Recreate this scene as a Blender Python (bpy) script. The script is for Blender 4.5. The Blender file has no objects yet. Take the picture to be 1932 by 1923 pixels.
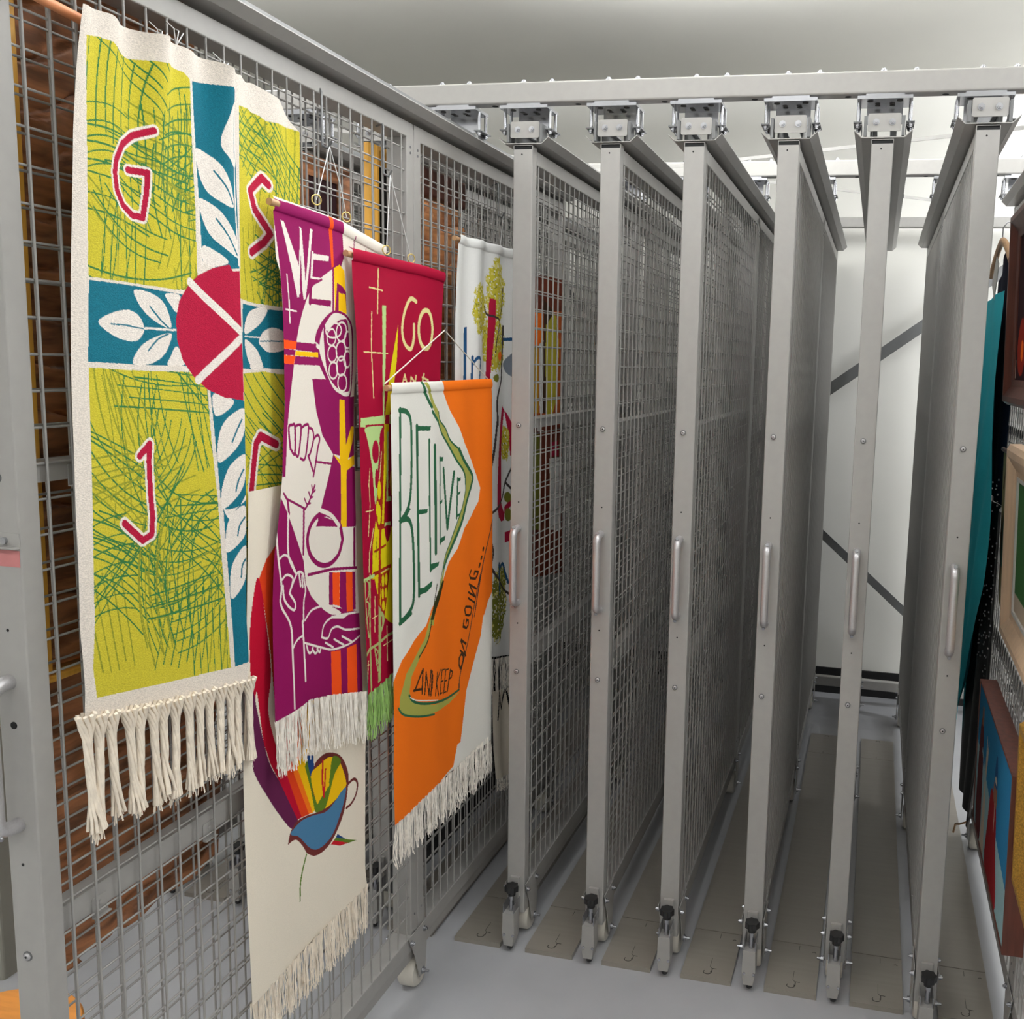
import bpy, math, random
import numpy as np
from mathutils import Matrix, Vector

# ------------------------------------------------------------------ camera, light, exposure
SC = bpy.context.scene
COL = SC.collection
cam_data = bpy.data.cameras.new('camera')
cam = bpy.data.objects.new('camera', cam_data)
COL.objects.link(cam)
SC.camera = cam
cam_data.sensor_width = 36.0
cam_data.sensor_fit = 'HORIZONTAL'
cam_data.lens = 33.9856
cam_data.shift_x = -0.14997
cam_data.shift_y = -0.01117
cam_data.clip_start = 0.05
_r = Vector((0.976445, 0.213603, 0.030489))
_u = Vector((-0.058939, 0.128115, 0.990006))
_b = Vector((0.207563, -0.968483, 0.137687))
_m = Matrix((_r, _u, _b)).transposed().to_4x4()
_m.translation = Vector((1.07159, -2.83168, 1.96304))
cam.matrix_world = _m

world = bpy.data.worlds.new('world')
SC.world = world
world.use_nodes = True
world.node_tree.nodes['Background'].inputs[0].default_value = (0.9, 0.93, 1.0, 1)
world.node_tree.nodes['Background'].inputs[1].default_value = 0.05

def lamp(name, x, y, z, sx, sy, power, col=(0.96, 0.98, 1.0)):
    l = bpy.data.lights.new(name, 'AREA')
    l.shape = 'RECTANGLE'
    l.size = sx
    l.size_y = sy
    l.energy = power * 1.13
    l.color = col
    o = bpy.data.objects.new(name, l)
    o.location = (x, y, z)
    COL.objects.link(o)
    return o
CEIL = 3.475
FL = 0.04                      # floor level
LZ = 3.26                      # lamps hang a little below the ceiling, shining down, with upward fill added
LAMPS = [(-1.5, 0.22, 1.2, 0.22, 12, 4.2), (0.5, 0.52, 1.2, 0.22, 12, 9.0), (2.1, 0.75, 1.2, 0.22, 12, 1.5),
         (-1.5, -0.9, 1.2, 0.22, 10, 2.0), (0.4, -0.9, 1.2, 0.22, 9.5, 2.0), (2.3, -0.9, 1.2, 0.22, 24, 0.8),
         (-1.5, -3.6, 1.2, 0.22, 12, 1.2), (0.4, -3.6, 1.2, 0.22, 12, 1.2), (2.3, -3.6, 1.2, 0.22, 14, 1.2),
         (2.75, 1.9, 0.22, 1.2, 42, 0.03)]
for _i, (_x, _y, _sx, _sy, _p, _k) in enumerate(LAMPS):
    _d = lamp('ceiling_lamp_light', _x, _y, LZ - 0.036, _sx, _sy, _p)
    if _i == 9:                                   # unseen end lamp, added and tipped to brighten the back wall
        _d.rotation_euler = Vector((-0.72, 0.3, -0.5)).to_track_quat('-Z', 'Y').to_euler()
        _d.location.x -= 0.06
    _o = lamp('ceiling_fill_uplight', _x, _y, LZ + 0.036, _sx, _sy, _p * _k)  # upward fill added to brighten the ceiling and soften contrast
    _o.rotation_euler = (math.pi, 0, 0)

SC.view_settings.view_transform = 'Standard'
SC.view_settings.look = 'None'
SC.view_settings.gamma = 1.0
SC.view_settings.use_curve_mapping = False
SC.view_settings.exposure = 0.0
SC.cycles.use_denoising = True
SC.cycles.max_bounces = 8
SC.cycles.diffuse_bounces = 5
SC.cycles.glossy_bounces = 4
SC.cycles.sample_clamp_indirect = 6.0

# ------------------------------------------------------------------ helpers
def lin(r, g, b):
    f = lambda c: (c / 255 / 12.92) if c / 255 <= 0.04045 else ((c / 255 + 0.055) / 1.055) ** 2.4
    return (f(r), f(g), f(b))

def mat(name, col, rough=0.5, metal=0.0, noise=0.0, scale=(20, 20, 20), bump=0.0, spec=0.5, coat=0.0, attr=None, dark=None):
    m = bpy.data.materials.new(name)
    m.use_nodes = True
    nt = m.node_tree
    p = nt.nodes['Principled BSDF']
    p.inputs['Roughness'].default_value = rough
    p.inputs['Metallic'].default_value = metal
    p.inputs['Specular IOR Level'].default_value = spec
    if coat:
        p.inputs['Coat Weight'].default_value = coat
        p.inputs['Coat Roughness'].default_value = 0.15
    tc = nt.nodes.new('ShaderNodeTexCoord')
    mp = nt.nodes.new('ShaderNodeMapping')
    mp.inputs['Scale'].default_value = scale
    nz = nt.nodes.new('ShaderNodeTexNoise')
    nz.inputs['Scale'].default_value = 1.0
    nz.inputs['Detail'].default_value = 4.0
    nt.links.new(tc.outputs['Object'], mp.inputs['Vector'])
    nt.links.new(mp.outputs['Vector'], nz.inputs['Vector'])
    mix = nt.nodes.new('ShaderNodeMix')
    mix.data_type = 'RGBA'
    mix.blend_type = 'MIX'
    mix.inputs[0].default_value = 0.5
    if attr:
        a = nt.nodes.new('ShaderNodeAttribute')
        a.attribute_name = attr
        hs = nt.nodes.new('ShaderNodeMix')
        hs.data_type = 'RGBA'
        hs.blend_type = 'MULTIPLY'
        hs.inputs[0].default_value = 1.0
        rp = nt.nodes.new('ShaderNodeMapRange')
        rp.inputs['From Min'].default_value = 0.3
        rp.inputs['From Max'].default_value = 0.7
        rp.inputs['To Min'].default_value = 1 - noise
        rp.inputs['To Max'].default_value = 1 + noise
        nt.links.new(nz.outputs['Fac'], rp.inputs['Value'])
        nt.links.new(a.outputs['Color'], hs.inputs[6])
        nt.links.new(rp.outputs['Result'], hs.inputs[7])
        nt.links.new(hs.outputs[2], p.inputs['Base Color'])
    else:
        d = dark if dark else tuple(c * (1 - noise) for c in col)
        b = tuple(min(1, c * (1 + noise)) for c in col)
        mix.inputs[6].default_value = (*d, 1)
        mix.inputs[7].default_value = (*b, 1)
        rp = nt.nodes.new('ShaderNodeMapRange')
        rp.inputs['From Min'].default_value = 0.35
        rp.inputs['From Max'].default_value = 0.65
        nt.links.new(nz.outputs['Fac'], rp.inputs['Value'])
        nt.links.new(rp.outputs['Result'], mix.inputs[0])
        nt.links.new(mix.outputs[2], p.inputs['Base Color'])
    if bump:
        bp_ = nt.nodes.new('ShaderNodeBump')
        bp_.inputs['Strength'].default_value = bump
        bp_.inputs['Distance'].default_value = 0.002
        nt.links.new(nz.outputs['Fac'], bp_.inputs['Height'])
        nt.links.new(bp_.outputs['Normal'], p.inputs['Normal'])
    return m

def weave(name, noise=0.08, bump=0.35, sy=900.0, sz=900.0, slub=0.1):
    """cloth whose pattern comes from the colour attribute painted on the grid"""
    m = mat(name, (1, 1, 1), 0.85, 0, noise, (300, sy, sz), bump, 0.15, attr='paint')
    return m

GREY = lin(158, 156, 153)
M = {
 'paint': mat('grey_powder_coat', GREY, 0.42, 0, 0.02, (40, 40, 40)),
 'paint_dark': mat('dark_grey_steel', lin(112, 113, 114), 0.45, 0.2, 0.03),
 'wire': mat('grey_wire', lin(154, 152, 149), 0.4, 0, 0.02),
 'zinc': mat('zinc_steel', lin(176, 177, 182), 0.25, 0.85, 0.05),
 'handle': mat('brushed_aluminium', lin(190, 188, 190), 0.38, 0.6, 0.05, (300, 300, 300), 0.1),
 'black': mat('black_plastic', lin(30, 30, 31), 0.45, 0, 0.05),
 'hollow': mat('black_inside', lin(18, 18, 20), 0.8, 0, 0.02),
 'nylon': mat('white_nylon', lin(205, 200, 190), 0.35, 0, 0.02),
 'plate': mat('taupe_steel', lin(140, 134, 126), 0.3, 0, 0.03, (3, 60, 60)),
 'slot': mat('slot_dark', lin(52, 50, 48), 0.7, 0, 0.02),
 'floor': mat('grey_vinyl_floor', lin(172, 173, 177), 0.2, 0, 0.02, (8, 8, 8)),
 'wall': mat('white_wall', lin(238, 237, 232), 0.8, 0, 0.01, (3, 3, 3)),
 'ceil': mat('ceiling_paint', lin(222, 220, 213), 0.85, 0, 0.015, (2, 2, 2)),
 'baseb': mat('black_baseboard', lin(22, 22, 23), 0.5, 0, 0.05),
 'cotton': mat('cotton_yarn', lin(240, 228, 211), 0.9, 0, 0.08, (60, 60, 60)),
 'linenyarn': mat('linen_yarn', lin(243, 236, 226), 0.9, 0, 0.12, (60, 60, 60)),
 'mintyarn': mat('mint_yarn', lin(150, 190, 105), 0.9, 0, 0.12, (60, 60, 60)),
 'rod': mat('wooden_rod', lin(190, 150, 110), 0.5, 0, 0.1, (80, 20, 80)),
 'orangerod': mat('orange_rod', lin(226, 150, 105), 0.5, 0, 0.08, (80, 10, 80)),
 'wire_hang': mat('picture_wire', lin(205, 205, 205), 0.4, 0.5, 0.05),
 'brass': mat('brass_ring', lin(205, 180, 110), 0.35, 0.7, 0.05),
 'string': mat('white_cord', lin(230, 225, 215), 0.8, 0, 0.05),
 'carve': mat('carved_brown_wood', lin(172, 114, 74), 0.5, 0, 0.2, (40, 6, 50), 0.4, dark=lin(112, 72, 46)),
 'carve_lt': mat('carved_orange_wood', lin(205, 145, 95), 0.5, 0, 0.18, (40, 8, 50), 0.3, dark=lin(160, 100, 60)),
 'yellow_wood': mat('yellow_wood_edge', lin(245, 184, 78), 0.45, 0, 0.12, (30, 60, 4)),
 'dark_wood': mat('dark_wood', lin(92, 48, 36), 0.4, 0, 0.25, (60, 60, 6)),
 'pale_wood': mat('pale_wood', lin(222, 190, 158), 0.4, 0, 0.06, (60, 60, 5)),
 'gilt': mat('gilt', lin(196, 150, 62), 0.35, 0.5, 0.3, (220, 220, 220), 0.6),
 'stool': mat('orange_stool_wood', lin(214, 140, 60), 0.4, 0, 0.1, (10, 60, 10)),
 'cab': mat('grey_cabinet', lin(150, 148, 138), 0.5, 0, 0.02),
 'paper': mat('white_paper_tag', lin(205, 203, 198), 0.8, 0, 0.03),
 'red': mat('red_sticker', lin(190, 120, 120), 0.5, 0, 0.05),
 'lamp': mat('lamp_housing', lin(230, 230, 230), 0.5, 0, 0.01),
 'cloth': weave('woven_cloth', 0.07, 0.25),
 'rough': weave('coarse_woven_cloth', 0.16, 0.6, 260, 620),
 'satin': weave('painted_surface', 0.05, 0.1, 200, 200),
 'sequin': mat('black_beaded_cloth', lin(18, 18, 20), 0.55, 0, 0.6, (160, 160, 160), 0.3),
}

class MB:
    """collects simple shapes into one mesh"""
    def __init__(s): s.v = []; s.f = []; s.sm = []
    def add(s, vs, fs, smooth=False):
        n = len(s.v)
        s.v += [tuple(q) for q in vs]
        s.f += [tuple(i + n for i in f) for f in fs]
        s.sm += [smooth] * len(fs)
        return s
    def box(s, x0, x1, y0, y1, z0, z1):
        vs = [(x, y, z) for x in (x0, x1) for y in (y0, y1) for z in (z0, z1)]
        return s.add(vs, [(0, 1, 3, 2), (4, 6, 7, 5), (0, 4, 5, 1), (2, 3, 7, 6), (0, 2, 6, 4), (1, 5, 7, 3)])
    def bbox(s, x0, x1, y0, y1, z0, z1, r=0.003, axis='z'):
        """box with its four edges along an axis rounded"""
        def prof(a0, a1, b0, b1):
            o = []
            for ca, cb, st in ((a1 - r, b1 - r, 0), (a0 + r, b1 - r, 90), (a0 + r, b0 + r, 180), (a1 - r, b0 + r, 270)):
                for k in range(4):
                    t = math.radians(st + 30 * k)
                    o.append((ca + r * math.cos(t), cb + r * math.sin(t)))
            return o
        if axis == 'z':
            p = prof(x0, x1, y0, y1); mk = lambda q, e: (q[0], q[1], e); e0, e1 = z0, z1
        elif axis == 'y':
            p = prof(x0, x1, z0, z1); mk = lambda q, e: (q[0], e, q[1]); e0, e1 = y0, y1
        else:
            p = prof(y0, y1, z0, z1); mk = lambda q, e: (e, q[0], q[1]); e0, e1 = x0, x1
        n = len(p)
        vs = [mk(q, e0) for q in p] + [mk(q, e1) for q in p]
        fs = [(i, (i + 1) % n, n + (i + 1) % n, n + i) for i in range(n)]
        if axis == 'y': fs = [f[::-1] for f in fs]
        return s.add(vs, fs + [tuple(range(n))[::-1], tuple(range(n, 2 * n))])
    def tube(s, pts, r, n=8, caps=True, rs=None, flat=1.0):
        pts = [Vector(p) for p in pts]
        vs = []; fs = []
        up0 = None
        for i, p in enumerate(pts):
            t = (pts[min(i + 1, len(pts) - 1)] - pts[max(i - 1, 0)]).normalized()
            if up0 is None:
                up0 = Vector((0, 0, 1)) if abs(t.z) < 0.9 else Vector((1, 0, 0))
            a = t.cross(up0)
            if a.length < 1e-4: a = t.cross(Vector((0.3, 1, 0.2)))
            a.normalize(); b = a.cross(t).normalized(); up0 = b
            rr = rs[i] if rs else r
            for k in range(n):
                g = 2 * math.pi * k / n
                vs.append(p + a * (rr * math.cos(g)) + b * (rr * flat * math.sin(g)))
        for i in range(len(pts) - 1):
            for k in range(n):
                k2 = (k + 1) % n
                fs.append((i * n + k, i * n + k2, (i + 1) * n + k2, (i + 1) * n + k))
        s.add(vs, fs, n > 4)
        if caps:
            s.add([v for v in vs[:n]], [tuple(range(n))[::-1]])
            s.add([v for v in vs[-n:]], [tuple(range(n))])
        return s
    def prism(s, prof, ax, e0, e1):
        """closed outline of (a, b) pairs extruded along an axis"""
        if ax == 'y': mk = lambda q, e: (q[0], e, q[1])
        elif ax == 'x': mk = lambda q, e: (e, q[0], q[1])
        else: mk = lambda q, e: (q[0], q[1], e)
        n = len(prof)
        vs = [mk(q, e0) for q in prof] + [mk(q, e1) for q in prof]
        fs = [(i, (i + 1) % n, n + (i + 1) % n, n + i) for i in range(n)]
        return s.add(vs, fs + [tuple(range(n))[::-1], tuple(range(n, 2 * n))])
    def hexbolt(s, c, ax, r=0.0065, h=0.005, washer=True):
        c = Vector(c); d = {'x': Vector((1, 0, 0)), 'y': Vector((0, 1, 0)), 'z': Vector((0, 0, 1))}[ax[-1]]
        if ax[0] == '-': d = -d
        if washer: s.tube([c, c + d * 0.0018], r * 1.35, 14)
        s.tube([c, c + d * h], r, 6)
        return s.tube([c + d * h, c + d * (h + r * 0.5)], r * 0.55, 8)
    def build(s, name, m, parent=None, kind=None):
        me = bpy.data.meshes.new(name)
        me.from_pydata(s.v, [], s.f)
        me.polygons.foreach_set('use_smooth', s.sm)
        me.materials.append(m)
        me.update()
        import bmesh
        bm = bmesh.new(); bm.from_mesh(me)
        bmesh.ops.recalc_face_normals(bm, faces=bm.faces)
        bm.to_mesh(me); bm.free()
        o = bpy.data.objects.new(name, me)
        COL.objects.link(o)
        if parent: o.parent = parent
        if kind: o['kind'] = kind
        return o

def thing(name, label, cat, loc=(0, 0, 0), group=None):
    o = bpy.data.objects.new(name, None)
    o.empty_display_size = 0.05
    COL.objects.link(o)
    o.location = loc
    o['label'] = label
    o['category'] = cat
    if group: o['group'] = group
    return o

def tag(o, label, cat, group=None):
    o['label'] = label
    o['category'] = cat
    if group: o['group'] = group
    return o

def kids(o): return [c for c in bpy.data.objects if c.parent == o]

def copy_tree(o, parent=None):
    c = o.copy()
    COL.objects.link(c)
    if parent: c.parent = parent
    for ch in kids(o): copy_tree(ch, c)
    return c

# ------------------------------------------------------------------ painting cloth designs on a fine grid
PAL = {k: lin(*v) for k, v in dict(
 black=(25, 24, 24), blue=(30, 70, 130), brown=(112, 48, 46), brownred=(108, 48, 30), canvas=(236, 228, 217), chart=(200, 188, 56),
 cream=(228, 219, 209), cream2=(240, 230, 213), crim=(156, 0, 46), crim2=(185, 8, 44), darkbr=(66, 44, 28), darkgrey=(62, 54, 52), darkol=(52, 54, 24),
 gold2=(205, 160, 40), green=(95, 125, 35), leafgreen=(42, 100, 68), lemon=(222, 205, 18), linen=(238, 236, 229), linen2=(234, 234, 232),
 mag=(136, 12, 84), mint=(182, 212, 140), mint2=(168, 178, 112), navy=(32, 78, 122), olive=(172, 172, 84), olive2=(120, 122, 42), olivedk=(90, 90, 10),
 orange=(246, 118, 24), orred=(244, 82, 24), palegold=(226, 214, 150), plum=(98, 32, 74), red=(172, 20, 58), red2=(196, 24, 40), redor=(226, 66, 26),
 rust=(160, 40, 20), rustor=(190, 92, 40), steel=(74, 124, 162), steelg=(120, 128, 140), teal=(18, 106, 126), white=(236, 228, 220), yel=(244, 192, 14),
 yelol=(196, 184, 56), grass=(52, 116, 66), grass2=(140, 146, 46), sky=(40, 120, 165), robe=(150, 30, 35), robe2=(95, 40, 42), stone=(196, 180, 160),
 skin=(140, 100, 80), palesky=(150, 185, 190), dkpaint=(46, 22, 26), glow=(150, 40, 24), greenp=(60, 110, 60), olcloth=(122, 118, 84), tree=(70, 110, 92),
 tealcl=(58, 192, 208), navycl=(22, 26, 44), violet=(84, 60, 84), yelpale=(216, 206, 120)).items()}

def catmull(p, closed, k=6):
    n = len(p); out = []
    for i in range(n if closed else n - 1):
        g = (lambda j: p[j % n]) if closed else (lambda j: p[min(max(j, 0), n - 1)])
        a, b, c, d = g(i - 1), g(i), g(i + 1), g(i + 2)
        for s in range(k):
            t = s / k
            out.append(0.5 * (2 * b + (c - a) * t + (2 * a - 5 * b + 4 * c - d) * t * t + (3 * b - a - 3 * c + d) * t ** 3))
    if not closed: out.append(p[-1])
    return np.array(out)

def paint_points(P, base, shapes):
    C = np.empty((len(P), 3)); C[:] = PAL[base]
    for t, col, w, flat in shapes:
        q = np.array(flat, float).reshape(-1, 2)
        if t == 5:                                     # sponged-on paint: mottled ellipse (centre, radii)
            (cx, cy), (rx, ry) = q
            idx = np.nonzero((np.abs(P[:, 0] - cx) < rx * 1.3) & (np.abs(P[:, 1] - cy) < ry * 1.3))[0]
            S = P[idx]
            def hsh(c, k):
                g = np.floor(S / c + k)
                v = np.sin(g[:, 0] * 12.9898 + g[:, 1] * 78.233 + k) * 43758.5453
                return v - np.floor(v)
            n1, n2, n3 = hsh(9.0, 1.3), hsh(5.0, 4.7), hsh(23.0, 2.1)
            d = ((S[:, 0] - cx) / rx) ** 2 + ((S[:, 1] - cy) / ry) ** 2 + (n3 - 0.5) * 0.5 + (n2 - 0.5) * 0.3
            m1 = d < 1.1
            C[idx[m1 & (n1 + n3 * 0.5 > 0.10)]] = PAL[col]
            C[idx[m1 & (n2 < 0.09)]] = PAL['linen2']
            C[idx[m1 & (n2 > 0.88) & (n3 > 0.4)]] = PAL['olive2']
            C[idx[m1 & (n1 > 0.8) & (n3 < 0.5)]] = PAL['yelpale']
            continue
        if t in (1, 3) and len(q) > 2: q = catmull(q, t == 1)
        pad = w / 2 + 1
        idx = np.nonzero((P[:, 0] > q[:, 0].min() - pad) & (P[:, 0] < q[:, 0].max() + pad) &
                         (P[:, 1] > q[:, 1].min() - pad) & (P[:, 1] < q[:, 1].max() + pad))[0]
        if not len(idx): continue
        S = P[idx]
        if t < 2:
            ins = np.zeros(len(S), bool)
            for i in range(len(q)):
                x0, y0 = q[i]; x1, y1 = q[(i + 1) % len(q)]
                if y0 == y1: continue
                c = ((y0 > S[:, 1]) != (y1 > S[:, 1])) & (S[:, 0] < (x1 - x0) * (S[:, 1] - y0) / (y1 - y0) + x0)
                ins ^= c
        else:
            ins = np.zeros(len(S), bool)
            for i in range(len(q) - 1):
                a = q[i]; d = q[i + 1] - a; L = max(d @ d, 1e-9)
                u = np.clip(((S - a) @ d) / L, 0, 1)
                e = S - a - u[:, None] * d
                ins |= (e * e).sum(1) < (w / 2) ** 2
        hit = idx[ins]
        if col in ('grass', 'grass2'):             # grass marks stay on the green panels
            k = C[hit]
            hit = hit[(np.abs(k - PAL['chart']).max(1) < 1e-6) | (np.abs(k - PAL['grass2']).max(1) < 1e-6) | (np.abs(k - PAL['grass']).max(1) < 1e-6)]
        C[hit] = PAL[col]
    return C

def poly_at(flat, n):
    q = np.array(flat, float).reshape(-1, 2) / 1000
    d = np.r_[0, np.cumsum(np.hypot(*np.diff(q, axis=0).T))]
    t = np.linspace(0, d[-1], n)
    r = np.stack([np.interp(t, d, q[:, 0]), np.interp(t, d, q[:, 1])], 1)
    if n > 8:                                          # soften corners of the traced edge
        k = max(1, n // 60)
        ker = np.ones(2 * k + 1) / (2 * k + 1)
        for c in (0, 1):
            pad = np.r_[2 * r[0, c] - r[k:0:-1, c], r[:, c], 2 * r[-1, c] - r[-2:-k - 2:-1, c]]
            r[:, c] = np.convolve(pad, ker, 'valid')
    return r

def grid_mesh(name, XYZ, C, m, parent):
    nv, nu = XYZ.shape[:2]
    me = bpy.data.meshes.new(name)
    idx = np.arange(nu * nv).reshape(nv, nu)
    quads = np.stack([idx[:-1, :-1], idx[:-1, 1:], idx[1:, 1:], idx[1:, :-1]], -1).reshape(-1, 4)
    me.vertices.add(nu * nv)
    me.vertices.foreach_set('co', XYZ.reshape(-1).astype(np.float32))
    me.loops.add(len(quads) * 4)
    me.loops.foreach_set('vertex_index', quads.reshape(-1).astype(np.int32))
    me.polygons.add(len(quads))
    me.polygons.foreach_set('loop_start', np.arange(0, len(quads) * 4, 4, dtype=np.int32))
    me.polygons.foreach_set('use_smooth', np.ones(len(quads), bool))
    me.update(calc_edges=True)
    if C is not None:
        a = me.color_attributes.new('paint', 'FLOAT_COLOR', 'POINT')
        a.data.foreach_set('color', np.c_[C, np.ones(len(C))].reshape(-1).astype(np.float32))
    me.materials.append(m)
    o = bpy.data.objects.new(name, me)
    COL.objects.link(o)
    if parent: o.parent = parent
    return o

def coons(L, R, T, B, nu, nv):
    """surface spanned by four edges, top row first; gives (y, z)"""
    l, r, t, b = poly_at(L, nv), poly_at(R, nv), poly_at(T, nu), poly_at(B, nu)
    u = np.linspace(0, 1, nu)[None, :, None]; v = np.linspace(0, 1, nv)[:, None, None]
    return ((1 - v) * t[None] + v * b[None] + (1 - u) * l[:, None] + u * r[:, None]
            - (1 - u) * (1 - v) * t[0] - u * (1 - v) * t[-1] - (1 - u) * v * b[0] - u * v * b[-1])

def cloth(name, a, du, dv, fold, m, parent, extra=None, base=None):
    """one hanging cloth in the plane x = a['x'], creased by fold(u, v, y, z)"""
    wid = abs(a['T'][-2] - a['T'][0]) / 1000; hei = abs(a['L'][1] - a['L'][-1]) / 1000
    nu, nv = int(wid / du) + 2, int(hei / dv) + 2
    S = coons(a['L'], a['R'], a['T'], a['B'], nu, nv)
    U = np.repeat(np.linspace(0, 1, nu)[None], nv, 0); V = np.repeat(np.linspace(0, 1, nv)[:, None], nu, 1)
    X = a['x'] + fold(U, V, S[..., 0], S[..., 1])
    sh = list(a['S'])
    if extra: sh[a['grass']:a['grass']] = extra
    C = paint_points(S.reshape(-1, 2) * 1000, a['base'], sh)
    return grid_mesh(name, np.dstack([X, S]), C, m, parent)

def fringe(a, n, ln, m, parent, seed=1, rad=0.00095, x=None, messy=1.0, name='fringe', ln2=None):
    random.seed(seed)
    b = poly_at(a['B'], n)
    mb = MB()
    ph = [random.uniform(0, 6.28) for _ in range(4)]
    for i in range(n):
        y, z = b[i]
        t = i / (n - 1)
        L = (ln + ((ln2 or ln) - ln) * t) * random.uniform(0.78, 1.1)
        w = 0.008 * math.sin(t * 55 + ph[0]) + 0.006 * math.sin(t * 130 + ph[1]) + random.uniform(-0.005, 0.005) * messy
        w2 = 0.004 * math.sin(t * 80 + ph[2]) + random.uniform(-0.005, 0.005) * messy
        xo = (a['x'] if x is None else x) + 0.002 + 0.003 * math.sin(t * 95 + ph[3]) + random.uniform(-0.001, 0.003)
        y += random.uniform(-0.002, 0.002)
        pts = [(xo, y, z + 0.004)]
        for k in range(1, 7):
            s = k / 6
            pts.append((xo + random.uniform(-0.002, 0.004) * s + w2 * s * math.sin(s * 3), y + w * math.sin(s * 2.2) + random.uniform(-0.0016, 0.0016), z - L * s))
        mb.tube(pts, rad, 3, False)
    return mb.build(name, m, parent, 'stuff')

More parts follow.
